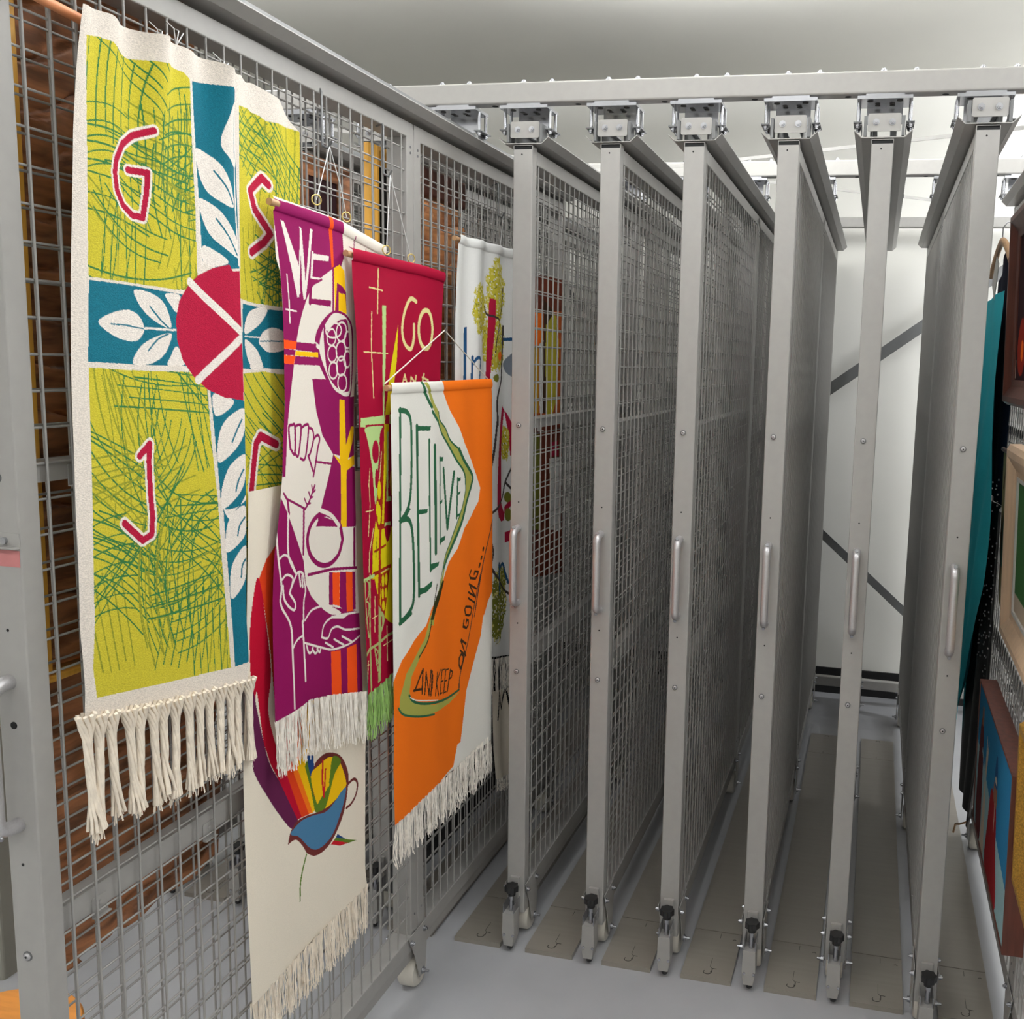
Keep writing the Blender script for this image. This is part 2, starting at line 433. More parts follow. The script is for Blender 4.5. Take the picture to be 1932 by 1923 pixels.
# banner designs, in millimetres on the cloth (y, z): (0 polygon, 1 smooth polygon, 2 line, 3 smooth line; colour; width; points)
ART = {
 'b1': dict(x=-0.165,base='cream',grass=2,
  L=[-1494,2481,-1509,2382,-1519,2299,-1526,2195,-1533,2086,-1540,1912,-1543,1804,-1549,1689,-1550,1626,-1555,1514,-1548,1413,-1550,1360],R=[-1114,2479,-1110,2441,-1113,2318,-1114,2129,-1116,1990,-1116,1865,-1120,1743,-1127,1573,-1135,1432,-1131,1343,-1134,1288],
  T=[-1494,2481,-1456,2487,-1424,2490,-1404,2486,-1375,2488,-1344,2487,-1301,2493,-1254,2494,-1210,2492,-1169,2492,-1138,2486,-1114,2479],B=[-1550,1360,-1464,1338,-1365,1321,-1253,1305,-1134,1288],S=[
  (0,'chart',0,[-1485,2439,-1453,2447,-1424,2448,-1402,2439,-1378,2436,-1340,2443,-1300,2449,-1252,2451,-1237,2442,-1235,2366,-1228,2222,-1228,2118,-1228,2097,-1251,2070,-1287,2068,-1388,2070,-1498,2072,-1499,2090,-1496,2201,-1492,2305]),
  (0,'chart',0,[-1504,1929,-1396,1924,-1259,1921,-1215,1888,-1211,1778,-1203,1670,-1203,1668,-1200,1559,-1193,1446,-1186,1334,-1363,1357,-1521,1384,-1529,1437,-1522,1505,-1519,1597,-1513,1710,-1508,1801,-1506,1890]),
  (0,'teal',0,[-1233,2441,-1187,2449,-1140,2455,-1120,2446,-1106,2432,-1106,2130,-1102,2124,-1172,2115,-1211,2124,-1215,2119,-1219,2224,-1226,2344,-1231,2415]),
  (0,'teal',0,[-1498,2067,-1388,2066,-1288,2061,-1109,2062,-1107,1927,-1266,1932,-1396,1934,-1505,1938]),
  (0,'teal',0,[-1208,1886,-1109,1873,-1116,1624,-1115,1656,-1130,1329,-1174,1332,-1178,1414,-1182,1500,-1187,1584,-1190,1666,-1195,1669,-1201,1777]),
  (1,'white',0,[-1131,2430,-1151,2391,-1164,2358,-1161,2339,-1142,2325,-1116,2316,-1110,2406]),
  (1,'white',0,[-1221,2327,-1219,2297,-1207,2268,-1182,2247,-1130,2236,-1133,2268,-1155,2300,-1182,2319]),
  (1,'white',0,[-1216,2239,-1212,2210,-1193,2178,-1162,2159,-1116,2143,-1120,2177,-1148,2209,-1178,2230]),
  (1,'white',0,[-1211,2154,-1211,2119,-1209,2124,-1188,2118,-1148,2130,-1171,2145]),
  (1,'white',0,[-1480,2002,-1452,2017,-1412,2025,-1387,2018,-1374,2000,-1377,1986,-1393,1974,-1424,1975,-1456,1985]),
  (1,'white',0,[-1394,2059,-1356,2057,-1324,2043,-1308,2020,-1306,1999,-1339,2006,-1368,2021,-1386,2039]),
  (1,'white',0,[-1307,1990,-1310,1971,-1329,1949,-1363,1935,-1402,1935,-1391,1957,-1361,1977]),
  (1,'white',0,[-1318,2058,-1277,2058,-1286,2028,-1303,2039]),
  (1,'white',0,[-1290,1967,-1270,1936,-1316,1933,-1308,1949]),
  (1,'white',0,[-1200,1880,-1148,1866,-1165,1847,-1198,1838]),
  (1,'white',0,[-1117,1848,-1153,1839,-1183,1816,-1197,1777,-1195,1747,-1157,1763,-1130,1786,-1117,1812]),
  (1,'white',0,[-1120,1756,-1154,1746,-1175,1727,-1192,1690,-1191,1656,-1153,1672,-1130,1694,-1122,1716]),
  (1,'white',0,[-1124,1665,-1154,1650,-1172,1632,-1189,1655,-1179,1653,-1145,1655,-1124,1674]),
  (1,'white',0,[-1126,1652,-1158,1646,-1181,1621,-1187,1570,-1149,1580,-1127,1602]),
  (1,'white',0,[-1128,1571,-1158,1556,-1177,1526,-1177,1473,-1144,1491,-1131,1517]),
  (3,'teal',4.4,[-1128,2404,-1124,2367,-1122,2329]),
  (3,'teal',4.0,[-1179,2295,-1149,2268,-1130,2243]),
  (3,'teal',3.9,[-1176,2208,-1145,2179,-1120,2148]),
  (3,'teal',2.6,[-1451,2000,-1414,1999,-1374,1995]),
  (3,'teal',3.2,[-1359,2034,-1335,2014,-1309,1998]),
  (3,'teal',3.2,[-1365,1958,-1341,1978,-1313,1988]),
  (3,'teal',4.2,[-1126,1827,-1142,1806,-1156,1785]),
  (3,'teal',4.3,[-1127,1727,-1143,1707,-1152,1686]),
  (3,'teal',4.3,[-1129,1630,-1145,1616,-1152,1597]),
  (3,'teal',4.4,[-1131,1545,-1142,1533,-1146,1511]),
  (2,'white',4.9,[-1122,2316,-1121,2239,-1115,2129]),
  (2,'white',3.6,[-1373,1996,-1292,1996]),
  (2,'white',4.4,[-1233,2441,-1226,2344,-1219,2224,-1215,2119,-1209,2124]),
  (2,'white',3.9,[-1101,2130,-1112,1881]),
  (0,'red',0,[-1146,2127,-1188,2116,-1228,2098,-1258,2074,-1280,2048,-1290,2016,-1289,1979,-1276,1942,-1249,1912,-1215,1888,-1172,1872,-1105,1863,-1096,2120,-1136,2115]),
  (2,'white',16.0,[-1249,2085,-1112,1996]),
  (2,'white',16.3,[-1238,1906,-1112,1991]),
  (2,'white',6.0,[-1106,2116,-1115,1865]),
  (2,'white',19.8,[-1345,2329,-1385,2312,-1411,2292,-1428,2266,-1433,2244,-1429,2216,-1415,2195,-1393,2182,-1371,2181,-1362,2224,-1359,2257,-1400,2254]),
  (2,'red',11.3,[-1345,2329,-1385,2312,-1411,2292,-1428,2266,-1433,2244,-1429,2216,-1415,2195,-1393,2182,-1371,2181,-1362,2224,-1359,2257,-1400,2254]),
  (2,'white',22.6,[-1397,1777,-1371,1796,-1375,1766,-1375,1706,-1372,1663,-1373,1666,-1376,1636,-1399,1629,-1442,1666]),
  (2,'red',12.8,[-1397,1777,-1371,1796,-1375,1766,-1375,1706,-1372,1663,-1373,1666,-1376,1636,-1399,1629,-1442,1666]),
 ]),
 'b1r': dict(x=-0.19,base='cream',grass=2,
  L=[-1120,2495,-1119,2429,-1122,2291,-1126,2128,-1125,1989,-1132,1743,-1136,1573,-1141,1431,-1142,1288],R=[-876,2434,-875,2394,-875,2308,-878,2238,-884,2059,-893,1847,-903,1592,-909,1435,-912,1339],
  T=[-1120,2495,-1084,2494,-1062,2500,-1037,2492,-1025,2496,-1010,2494,-990,2489,-972,2486,-943,2485,-920,2475,-901,2454,-876,2434],B=[-1142,1288,-1040,1338,-912,1339],S=[
  (0,'chart',0,[-1082,2438,-1039,2443,-1028,2438,-1006,2437,-990,2430,-950,2435,-911,2436,-861,2436,-866,2309,-875,2054,-941,2058,-1036,2060,-1076,2064,-1091,2066,-1088,2138]),
  (0,'chart',0,[-1088,1917,-1007,1921,-986,1917,-880,1912,-904,1288,-1115,1277,-1102,1567]),
  (0,'teal',0,[-1083,2057,-1001,2052,-1036,2050,-875,2051,-880,1923,-1042,1929,-1006,1924,-1089,1927]),
  (1,'white',0,[-1077,1997,-1072,2026,-1048,2046,-1001,2053,-1013,2026,-1041,2008]),
  (1,'white',0,[-1078,1985,-1038,1969,-1021,1947,-1017,1925,-1062,1938]),
  (1,'white',0,[-1026,1983,-1011,2003,-982,2013,-948,2006,-933,1986,-950,1967,-994,1961,-1017,1972]),
  (1,'white',0,[-1030,2050,-997,2051,-1010,2029,-1038,2016]),
  (1,'white',0,[-1041,1957,-1021,1926,-1060,1929]),
  (2,'teal',2.7,[-1021,1984,-934,1986]),
  (2,'white',2.7,[-1078,1992,-1024,1991]),
  (2,'white',28.5,[-984,2304,-1004,2315,-1042,2283,-1028,2249,-1001,2225,-981,2206,-1003,2185,-1043,2162]),
  (2,'red',16.6,[-984,2304,-1004,2315,-1042,2283,-1028,2249,-1001,2225,-981,2206,-1003,2185,-1043,2162]),
  (2,'white',30.4,[-1065,1676,-1053,1736,-1044,1773,-1030,1785,-1030,1787,-983,1766]),
  (2,'red',17.8,[-1065,1676,-1053,1736,-1044,1773,-1030,1785,-1030,1787,-983,1766]),
 ]),
 'b2': dict(x=-0.178,base='cream2',grass=-1,
  L=[-1100,1678,-1115,1490,-1141,1089,-1144,806,-1140,561],R=[-616,1678,-632,1245,-655,945,-656,772,-656,610,-648,569],
  T=[-1100,1678,-616,1678],B=[-1140,561,-993,560,-843,563,-648,569],S=[
  (0,'redor',0,[-1004,1556,-1049,1526,-1079,1485,-1041,1536,-1067,1503,-1077,1487,-1049,1348,-1062,1440,-1038,1328,-1024,1214,-888,1168,-823,1383,-874,1557]),
  (1,'crim2',0,[-1077,1494,-1102,1434,-1112,1366,-1110,1276,-1098,1218,-1090,1249,-1068,1130,-1044,1088,-1001,1043,-1048,1187,-1036,1281,-1062,1440,-1048,1378]),
  (1,'plum',0,[-1106,1260,-1090,1209,-1068,1130,-1045,1068,-1008,1009,-946,894,-969,882,-1016,938,-1056,996,-1107,1081,-1110,1146,-1118,1189]),
  (0,'crim2',0,[-1068,1130,-1032,1076,-975,1008,-929,892,-946,894,-1008,1009,-1045,1071]),
  (0,'redor',0,[-980,1014,-953,1011,-899,886,-930,892]),
  (0,'orange',0,[-956,1012,-936,1013,-883,882,-901,887]),
  (0,'yel',0,[-938,1013,-910,1012,-874,888,-886,883]),
  (0,'green',0,[-915,1021,-901,1019,-856,872,-878,883,-891,944]),
  (0,'blue',0,[-901,1031,-877,1022,-875,987,-890,974,-898,1004]),
  (0,'redor',0,[-987,1234,-909,1208,-953,1011,-980,1014]),
  (0,'orange',0,[-908,1224,-859,1192,-936,1013,-956,1012]),
  (0,'yel',0,[-869,1229,-830,1182,-910,1008,-938,1013]),
  (1,'brown',0,[-875,994,-847,1008,-816,1005,-778,985,-753,954,-738,914,-743,878,-755,838,-776,806,-810,777,-842,767,-879,771,-912,794,-931,823,-953,848,-973,854,-987,854,-980,872,-969,884,-946,892,-905,886,-860,879,-886,941]),
  (1,'yel',0,[-889,975,-854,989,-815,993,-778,968,-752,912,-754,887,-800,874,-839,872,-866,892]),
  (1,'green',0,[-803,988,-770,965,-798,940,-829,883,-844,872,-877,881,-856,903,-823,924]),
  (2,'red2',6.6,[-841,994,-846,949,-841,903]),
  (2,'yel',8.4,[-829,968,-823,924]),
  (2,'red2',5.4,[-832,969,-839,913]),
  (1,'steel',0,[-750,888,-758,858,-772,834,-803,796,-835,782,-873,784,-902,803,-925,830,-947,854,-972,869,-974,876,-961,880,-929,884,-882,875,-836,862,-801,870,-774,884]),
  (3,'brown',7.5,[-739,893,-713,894,-697,875,-704,849,-727,834,-749,833]),
  (0,'blue',0,[-789,783,-748,747,-703,723,-797,775]),
  (0,'green',0,[-797,777,-703,723,-745,736,-804,773]),
  (0,'red2',0,[-804,773,-741,735,-778,746,-817,769]),
  (3,'green',5.4,[-915,793,-934,759,-943,729,-945,693]),
 ]),
 'b3': dict(x=-0.15,base='canvas',grass=-1,
  L=[-1020,2277,-1018,2228,-1016,2146,-1003,2137,-994,2053,-990,1968,-992,1852,-1006,1765,-1013,1700,-1032,1600,-1047,1528,-1053,1440,-1058,1321,-1062,1172],R=[-538,2234,-578,2146,-668,2007,-697,1875,-706,1742,-705,1599,-698,1460,-688,1318,-683,1114],
  T=[-1020,2277,-893,2272,-760,2266,-662,2251,-538,2234],B=[-1062,1172,-964,1172,-937,1178,-841,1158,-683,1114],S=[
  (0,'mag',0,[-1025,2272,-893,2269,-760,2263,-755,2264,-750,2184,-763,2161,-798,2154,-844,2132,-883,2107,-905,2082,-924,2048,-936,2019,-946,1986,-994,1986,-994,2053,-1003,2137,-1018,2229]),
  (0,'white',0,[-995,2233,-984,2232,-936,2149,-931,2089,-942,2079]),
  (0,'white',0,[-928,2229,-921,2226,-910,2099,-918,2074,-924,2098]),
  (0,'white',0,[-925,2228,-924,2202,-936,2080,-943,2082]),
  (0,'white',0,[-888,2230,-878,2229,-911,2079,-919,2075]),
  (2,'white',7.3,[-881,2180,-889,2119]),
  (0,'white',0,[-886,2178,-814,2180,-817,2168,-884,2165]),
  (2,'white',4.4,[-885,2126,-844,2126]),
  (2,'white',3.8,[-979,2124,-972,2072,-969,2025]),
  (2,'white',3.5,[-983,2052,-946,2050]),
  (2,'mag',10.5,[-889,2119,-894,2071]),
  (0,'mag',0,[-897,2081,-806,2082,-808,2068,-898,2069]),
  (2,'mag',5.5,[-877,2114,-847,2125]),
  (0,'orred',0,[-816,2268,-799,2266,-795,2159,-804,2155]),
  (0,'yel',0,[-795,2155,-769,2166,-748,2153,-736,2062,-790,2059]),
  (0,'mag',0,[-781,2124,-758,2118,-741,2106,-736,2056,-757,2061,-756,2099,-774,2104,-773,2060,-788,2059]),
  (0,'yel',0,[-756,2102,-744,2100,-736,2056,-757,2056]),
  (2,'mag',6.9,[-798,2154,-797,2059]),
  (1,'mag',0,[-787,2061,-836,2040,-869,2006,-874,1970,-859,1940,-832,1909,-801,1877,-742,1856,-710,1875,-703,2006,-730,2050]),
  (1,'canvas',0,[-790,2055,-825,2033,-848,2004,-855,1970,-842,1943,-817,1909,-789,1880,-741,1863,-713,1882,-710,2006,-736,2046]),
  (1,'mag',0,[-836,2032,-823,2013,-790,2031,-755,2042,-728,2028,-716,1892,-741,1873,-771,1880,-817,1915,-835,1983]),
  (3,'canvas',4.4,[-735,2015,-740,2001,-752,1993,-766,1992,-777,2000,-781,2013,-776,2026,-765,2034,-751,2035,-739,2028,-735,2015]),
  (3,'canvas',4.2,[-783,2000,-787,1989,-797,1982,-810,1982,-819,1988,-822,1999,-818,2010,-808,2017,-796,2018,-787,2011,-783,2000]),
  (3,'canvas',4.3,[-778,1962,-782,1951,-793,1944,-805,1944,-815,1951,-818,1962,-814,1973,-804,1980,-792,1980,-782,1974,-778,1962]),
  (3,'canvas',4.4,[-738,1970,-742,1956,-754,1948,-767,1948,-777,1956,-781,1969,-777,1982,-766,1990,-752,1991,-742,1983,-738,1970]),
  (3,'canvas',4.3,[-774,1924,-778,1913,-788,1906,-800,1906,-810,1913,-813,1924,-809,1936,-799,1942,-787,1942,-777,1936,-774,1924]),
  (3,'canvas',4.5,[-736,1934,-740,1921,-752,1913,-765,1913,-776,1921,-779,1934,-775,1947,-764,1955,-750,1956,-740,1947,-736,1934]),
  (3,'canvas',4.4,[-732,1895,-736,1883,-747,1876,-760,1877,-770,1884,-773,1896,-769,1907,-758,1914,-746,1914,-736,1907,-732,1895]),
  (3,'canvas',4.7,[-712,1996,-716,1984,-724,1977,-734,1977,-742,1984,-744,1995,-741,2006,-733,2014,-723,2014,-715,2007,-712,1996]),
  (3,'canvas',4.7,[-714,1950,-717,1939,-725,1932,-735,1932,-743,1939,-746,1950,-742,1962,-734,1969,-724,1969,-716,1962,-714,1950]),
  (3,'canvas',4.3,[-758,2017,-765,2006,-783,2000,-805,1999,-822,2004,-828,2014,-822,2024,-804,2031,-782,2032,-765,2027,-758,2017]),
  (2,'canvas',10.2,[-871,1982,-838,1968]),
  (0,'orred',0,[-992,1989,-944,1986,-948,1969,-993,1970]),
  (0,'mag',0,[-945,1985,-868,1983,-869,1964,-949,1968]),
  (0,'yel',0,[-949,1966,-861,1964,-860,1953,-952,1956]),
  (0,'mag',0,[-991,1970,-949,1968,-953,1956,-992,1957]),
  (0,'orred',0,[-992,1957,-950,1955,-957,1937,-992,1939]),
  (0,'mag',0,[-950,1955,-854,1953,-849,1935,-956,1937]),
  (0,'mag',0,[-992,1939,-956,1937,-966,1895,-987,1805,-995,1750,-1003,1699,-1013,1700,-1007,1765,-992,1852]),
  (0,'mag',0,[-887,1906,-826,1904,-795,1880,-735,1860,-697,1862,-701,1718,-739,1715,-805,1732,-850,1778,-873,1832]),
  (0,'mag',0,[-802,1732,-770,1705,-689,1687,-692,1574,-705,1544,-750,1550,-885,1573,-864,1611,-827,1680]),
  (0,'yel',0,[-767,1857,-743,1854,-743,1748,-715,1790,-699,1789,-713,1750,-736,1711,-701,1722,-702,1698,-743,1686,-746,1652,-746,1549,-772,1554,-771,1674,-770,1701,-802,1730,-773,1716]),
  (3,'mag',6.3,[-981,1757,-983,1802,-971,1808,-961,1804,-966,1747,-978,1754]),
  (3,'mag',6.0,[-961,1804,-946,1807,-938,1799,-953,1742,-965,1746]),
  (3,'mag',6.0,[-938,1799,-919,1806,-909,1798,-927,1734,-946,1734]),
  (3,'mag',6.2,[-909,1798,-894,1794,-889,1775,-904,1745,-915,1736]),
  (3,'mag',6.4,[-889,1772,-872,1780,-863,1770,-873,1749,-887,1710,-896,1689]),
  (2,'mag',6.4,[-915,1737,-897,1701]),
  (2,'mag',5.3,[-885,1721,-812,1709]),
  (2,'mag',5.3,[-1010,1664,-1000,1651,-932,1620]),
  (2,'mag',6.7,[-998,1650,-994,1618]),
  (2,'mag',6.0,[-932,1620,-916,1634,-890,1668]),
  (3,'mag',4.1,[-935,1644,-926,1631,-910,1630]),
  (3,'mag',4.4,[-917,1656,-910,1643,-899,1643]),
  (3,'mag',4.7,[-904,1670,-899,1654,-889,1657]),
  (2,'mag',7.4,[-938,1621,-940,1520]),
  (3,'mag',12.2,[-764,1522,-782,1488,-824,1473,-872,1483,-910,1512,-923,1550,-907,1582,-869,1598,-820,1591,-779,1562,-764,1522]),
  (0,'mag',0,[-870,1600,-780,1576,-768,1554,-888,1573]),
  (1,'canvas',0,[-780,1525,-794,1495,-828,1482,-868,1490,-898,1515,-909,1547,-896,1576,-864,1590,-825,1584,-792,1559]),
  (0,'mag',0,[-868,1596,-804,1574,-790,1557,-886,1573]),
  (3,'canvas',10.6,[-864,1607,-816,1588,-780,1558]),
  (0,'mag',0,[-1020,1657,-999,1620,-971,1566,-939,1504,-930,1449,-907,1415,-869,1383,-798,1363,-684,1324,-669,1109,-841,1157,-940,1178,-1071,1172,-1068,1324,-1058,1441,-1052,1529,-1034,1600]),
  (2,'mag',7.1,[-919,1468,-808,1458,-688,1438]),
  (2,'mag',9.0,[-711,1539,-709,1449]),
  (0,'mag',0,[-824,1454,-808,1450,-808,1370,-826,1376]),
  (0,'orred',0,[-808,1450,-775,1443,-777,1361,-808,1372]),
  (0,'mag',0,[-774,1445,-747,1439,-745,1339,-777,1359]),
  (0,'orred',0,[-747,1439,-718,1433,-717,1334,-745,1339]),
  (0,'mag',0,[-718,1433,-705,1431,-704,1336,-717,1336]),
  (0,'canvas',0,[-705,1431,-692,1428,-691,1333,-704,1336]),
  (1,'canvas',0,[-863,1380,-810,1366,-771,1342,-814,1349]),
  (0,'canvas',0,[-817,1347,-737,1330,-762,1326,-811,1339]),
  (3,'white',5.7,[-1039,1601,-1034,1538,-1023,1466,-1026,1424,-994,1370,-992,1301,-993,1182]),
  (3,'white',5.7,[-997,1618,-998,1531,-974,1486]),
  (3,'white',5.1,[-1030,1525,-1012,1531,-992,1518,-968,1479]),
  (3,'white',5.2,[-1020,1479,-1004,1486,-982,1473,-993,1447]),
  (3,'white',5.5,[-1018,1465,-1012,1430,-982,1402,-974,1415,-991,1438,-993,1447,-969,1478,-957,1483,-942,1475,-937,1457,-932,1434,-940,1413,-944,1367]),
  (3,'white',5.0,[-938,1368,-908,1383,-863,1382]),
  (3,'white',6.3,[-948,1368,-947,1320,-946,1230]),
  (3,'white',5.1,[-991,1316,-974,1331,-949,1336]),
  (3,'white',5.2,[-865,1308,-853,1333,-817,1342,-756,1335,-684,1324]),
  (3,'white',5.0,[-865,1308,-836,1298,-817,1314,-788,1313,-750,1295,-686,1282]),
  (3,'white',4.8,[-943,1317,-872,1286,-814,1264,-739,1256,-686,1264]),
  (3,'white',5.2,[-848,1290,-813,1269]),
  (3,'white',5.3,[-807,1287,-764,1261]),
  (3,'white',5.4,[-770,1284,-729,1260]),
  (3,'white',5.6,[-935,1308,-928,1290,-914,1288,-908,1296]),
  (3,'white',5.7,[-911,1294,-900,1280,-889,1281,-886,1288]),
  (3,'white',5.7,[-889,1287,-878,1276,-872,1284]),
  (3,'white',5.9,[-958,1480,-952,1450]),
  (3,'white',6.1,[-946,1471,-944,1446]),
  (0,'orred',0,[-824,1261,-779,1252,-780,1138,-826,1153]),
  (0,'orred',0,[-750,1249,-706,1247,-708,1117,-752,1130]),
  (2,'mag',3.7,[-700,2237,-702,2211]),
  (2,'mag',3.9,[-644,2215,-644,2198]),
  (2,'mag',2.1,[-726,2211,-670,2205]),
  (0,'mag',0,[-599,2138,-583,2078,-615,2009]),
 ]),
 'b4': dict(x=-0.14,base='crim',grass=-1,
  L=[-749,2206,-745,2132,-730,2005,-725,1850,-720,1657,-716,1591,-714,1460,-711,1384,-704,1256,-696,1114],R=[-257,2197,-271,2097,-284,1905,-286,1632,-287,1422,-288,1135],
  T=[-749,2206,-649,2205,-546,2205,-412,2204,-257,2197],B=[-696,1114,-564,1132,-288,1135],S=[
  (2,'palegold',5.2,[-630,2171,-637,2064]),
  (2,'palegold',3.7,[-675,2123,-608,2120]),
  (2,'palegold',3.9,[-665,2065,-668,1974,-659,1858]),
  (2,'palegold',2.9,[-701,1969,-582,1967]),
  (0,'mint',0,[-611,2085,-589,2085,-596,1942,-607,1806,-614,1807]),
  (0,'lemon',0,[-519,2041,-529,1949,-552,1872,-579,1800,-598,1801,-580,1890,-558,1949]),
  (3,'palegold',11.3,[-424,2106,-452,2111,-482,2077,-497,2031,-485,1996,-453,1981,-437,2008,-435,2044]),
  (3,'palegold',12.5,[-336,2037,-344,2006,-363,1986,-387,1986,-405,2004,-412,2034,-404,2064,-386,2083,-362,2085,-344,2067,-336,2037]),
  (2,'palegold',6.1,[-496,1893,-485,1914,-474,1892]),
  (2,'palegold',3.3,[-493,1900,-477,1900]),
  (2,'palegold',6.3,[-454,1892,-452,1907,-431,1892,-427,1910]),
  (2,'palegold',6.8,[-395,1891,-386,1915]),
  (2,'palegold',5.5,[-395,1906,-362,1898,-366,1887]),
  (0,'mint',0,[-716,1811,-604,1813,-603,1792,-698,1794,-698,1788,-718,1790]),
  (0,'mint',0,[-576,1814,-558,1814,-561,1789,-577,1790]),
  (1,'mint',0,[-696,1787,-617,1787,-626,1773,-634,1714,-642,1683,-646,1628,-654,1594,-660,1610,-670,1686,-683,1739,-693,1766]),
  (1,'crim',0,[-636,1724,-639,1707,-648,1697,-658,1698,-666,1709,-669,1726,-665,1743,-657,1753,-647,1752,-639,1741]),
  (1,'crim',0,[-617,1748,-619,1732,-623,1723,-628,1723,-632,1733,-633,1749,-631,1764,-627,1774,-622,1773,-618,1763]),
  (1,'crim',0,[-640,1656,-642,1642,-646,1634,-652,1635,-656,1644,-657,1658,-655,1672,-651,1681,-645,1680,-641,1671]),
  (0,'rust',0,[-614,1750,-608,1689,-600,1536,-614,1532,-626,1522,-643,1526,-655,1572,-647,1626,-630,1691]),
  (0,'lemon',0,[-592,1848,-564,1848,-579,1799,-588,1698,-606,1621,-614,1538,-625,1540,-610,1689,-606,1791]),
  (1,'lemon',0,[-627,1626,-629,1612,-634,1604,-639,1604,-644,1614,-645,1628,-643,1642,-638,1651,-633,1650,-629,1641]),
  (1,'lemon',0,[-638,1580,-640,1569,-644,1562,-648,1563,-652,1571,-653,1582,-651,1594,-647,1601,-643,1600,-639,1592]),
  (1,'lemon',0,[-629,1563,-631,1548,-635,1540,-641,1541,-645,1551,-646,1566,-644,1581,-640,1590,-634,1589,-630,1579]),
  (3,'palegold',3.8,[-623,1722,-633,1662,-636,1656]),
  (0,'red',0,[-598,1814,-576,1814,-579,1790,-602,1791]),
  (0,'mint',0,[-591,1770,-582,1770,-589,1606,-572,1603,-572,1592,-599,1593]),
  (0,'crim',0,[-607,1594,-572,1591,-575,1539,-608,1539]),
  (0,'gold2',0,[-572,1667,-561,1673,-562,1604,-571,1606,-579,1641]),
  (0,'lemon',0,[-655,1554,-643,1527,-612,1526,-561,1523,-556,1382,-674,1407,-670,1496]),
  (0,'mint',0,[-609,1540,-575,1539,-576,1528,-610,1530]),
  (0,'crim',0,[-576,1538,-561,1537,-562,1526,-576,1528]),
  (0,'rust',0,[-638,1536,-609,1538,-611,1530,-630,1523]),
  (1,'crim',0,[-608,1530,-577,1527,-580,1503,-594,1488,-606,1505]),
  (2,'rust',10.5,[-632,1528,-641,1411]),
  (2,'rust',6.3,[-661,1475,-606,1482]),
  (2,'olivedk',2.6,[-649,1512,-658,1442]),
  (2,'palegold',3.3,[-666,1534,-685,1476,-688,1427]),
  (2,'palegold',2.5,[-680,1686,-685,1648,-680,1597,-689,1519]),
  (2,'palegold',2.6,[-699,1581,-665,1581]),
  (0,'lemon',0,[-671,1456,-548,1432,-551,1258,-586,1274,-612,1293,-631,1319,-648,1359,-664,1409]),
  (2,'rust',11.8,[-636,1444,-644,1337]),
  (2,'rust',10.5,[-667,1418,-580,1422]),
  (2,'mint',8.9,[-712,1410,-667,1415]),
  (2,'palegold',2.4,[-632,1415,-588,1418]),
  (0,'rust',0,[-634,1410,-582,1415,-586,1403,-600,1345,-616,1293,-634,1322]),
  (1,'lemon',0,[-614,1390,-616,1381,-619,1376,-624,1377,-627,1384,-628,1393,-627,1402,-623,1408,-619,1407,-615,1400]),
  (1,'lemon',0,[-596,1391,-598,1382,-601,1377,-606,1378,-609,1385,-610,1394,-609,1403,-605,1408,-601,1407,-597,1401]),
  (1,'lemon',0,[-617,1357,-618,1348,-621,1344,-625,1345,-628,1351,-629,1360,-628,1368,-624,1373,-621,1372,-618,1366]),
  (1,'lemon',0,[-600,1356,-601,1348,-604,1344,-608,1345,-611,1350,-612,1359,-611,1366,-608,1370,-604,1370,-601,1364]),
  (1,'lemon',0,[-613,1325,-614,1317,-618,1313,-622,1314,-626,1320,-627,1328,-626,1336,-622,1340,-618,1339,-614,1333]),
  (0,'mint2',0,[-645,1333,-634,1322,-633,1256,-637,1132,-650,1130,-646,1260]),
  (2,'mint2',7.5,[-704,1217,-688,1230,-646,1234,-602,1242,-552,1241]),
  (2,'mint2',5.8,[-684,1420,-686,1276,-682,1117]),
  (1,'mint2',0,[-632,1314,-614,1291,-633,1258,-637,1276]),
  (1,'crim',0,[-627,1286,-628,1278,-630,1273,-632,1274,-634,1280,-634,1288,-633,1296,-631,1301,-629,1301,-628,1295]),
  (3,'mint2',4.2,[-705,1408,-704,1357,-698,1300,-691,1262]),
  (3,'mint2',3.9,[-705,1410,-689,1399,-692,1367,-704,1359]),
  (3,'mint2',3.8,[-704,1357,-690,1348,-693,1319,-703,1311]),
  (3,'mint2',4.2,[-666,1232,-659,1196,-651,1163]),
  (3,'mint2',3.9,[-664,1226,-651,1214,-659,1201,-649,1185,-657,1182]),
  (2,'palegold',2.9,[-662,1360,-664,1269]),
  (2,'palegold',2.4,[-674,1306,-651,1308]),
  (2,'palegold',4.2,[-602,1267,-601,1175]),
  (2,'palegold',3.0,[-622,1221,-572,1223]),
  (2,'palegold',2.4,[-704,1190,-689,1191]),
  (2,'palegold',2.8,[-694,1201,-699,1146]),
 ]),
 'b5': dict(x=-0.115,base='linen',grass=-1,
  L=[-609,1895,-608,1866,-604,1565,-606,1272,-605,1116,-604,956,-610,879,-604,723],R=[18,1900,30,1854,41,1471,46,1101,42,1045,44,704,42,731],
  T=[-609,1895,-449,1896,-307,1896,18,1900],B=[-604,723,-386,726,-198,722,42,731],S=[
  (0,'orange',0,[-311,1901,43,1906,49,1857,59,1229,9,1192,-20,1147,-22,1154,-38,1090,-81,1026,-143,943,-183,792,-204,791,-229,732,-386,721,-604,715,-624,729,-620,962,-612,1111,-597,1132,-567,1167,-496,1200,-422,1223,-392,1259,-404,1252,-359,1286,-304,1323,-255,1371,-204,1401,-161,1456,-108,1485,-57,1523,-46,1564,-72,1608,-109,1656,-162,1712,-197,1760,-246,1808,-294,1865]),
  (2,'crim',8.9,[32,1862,38,1658]),
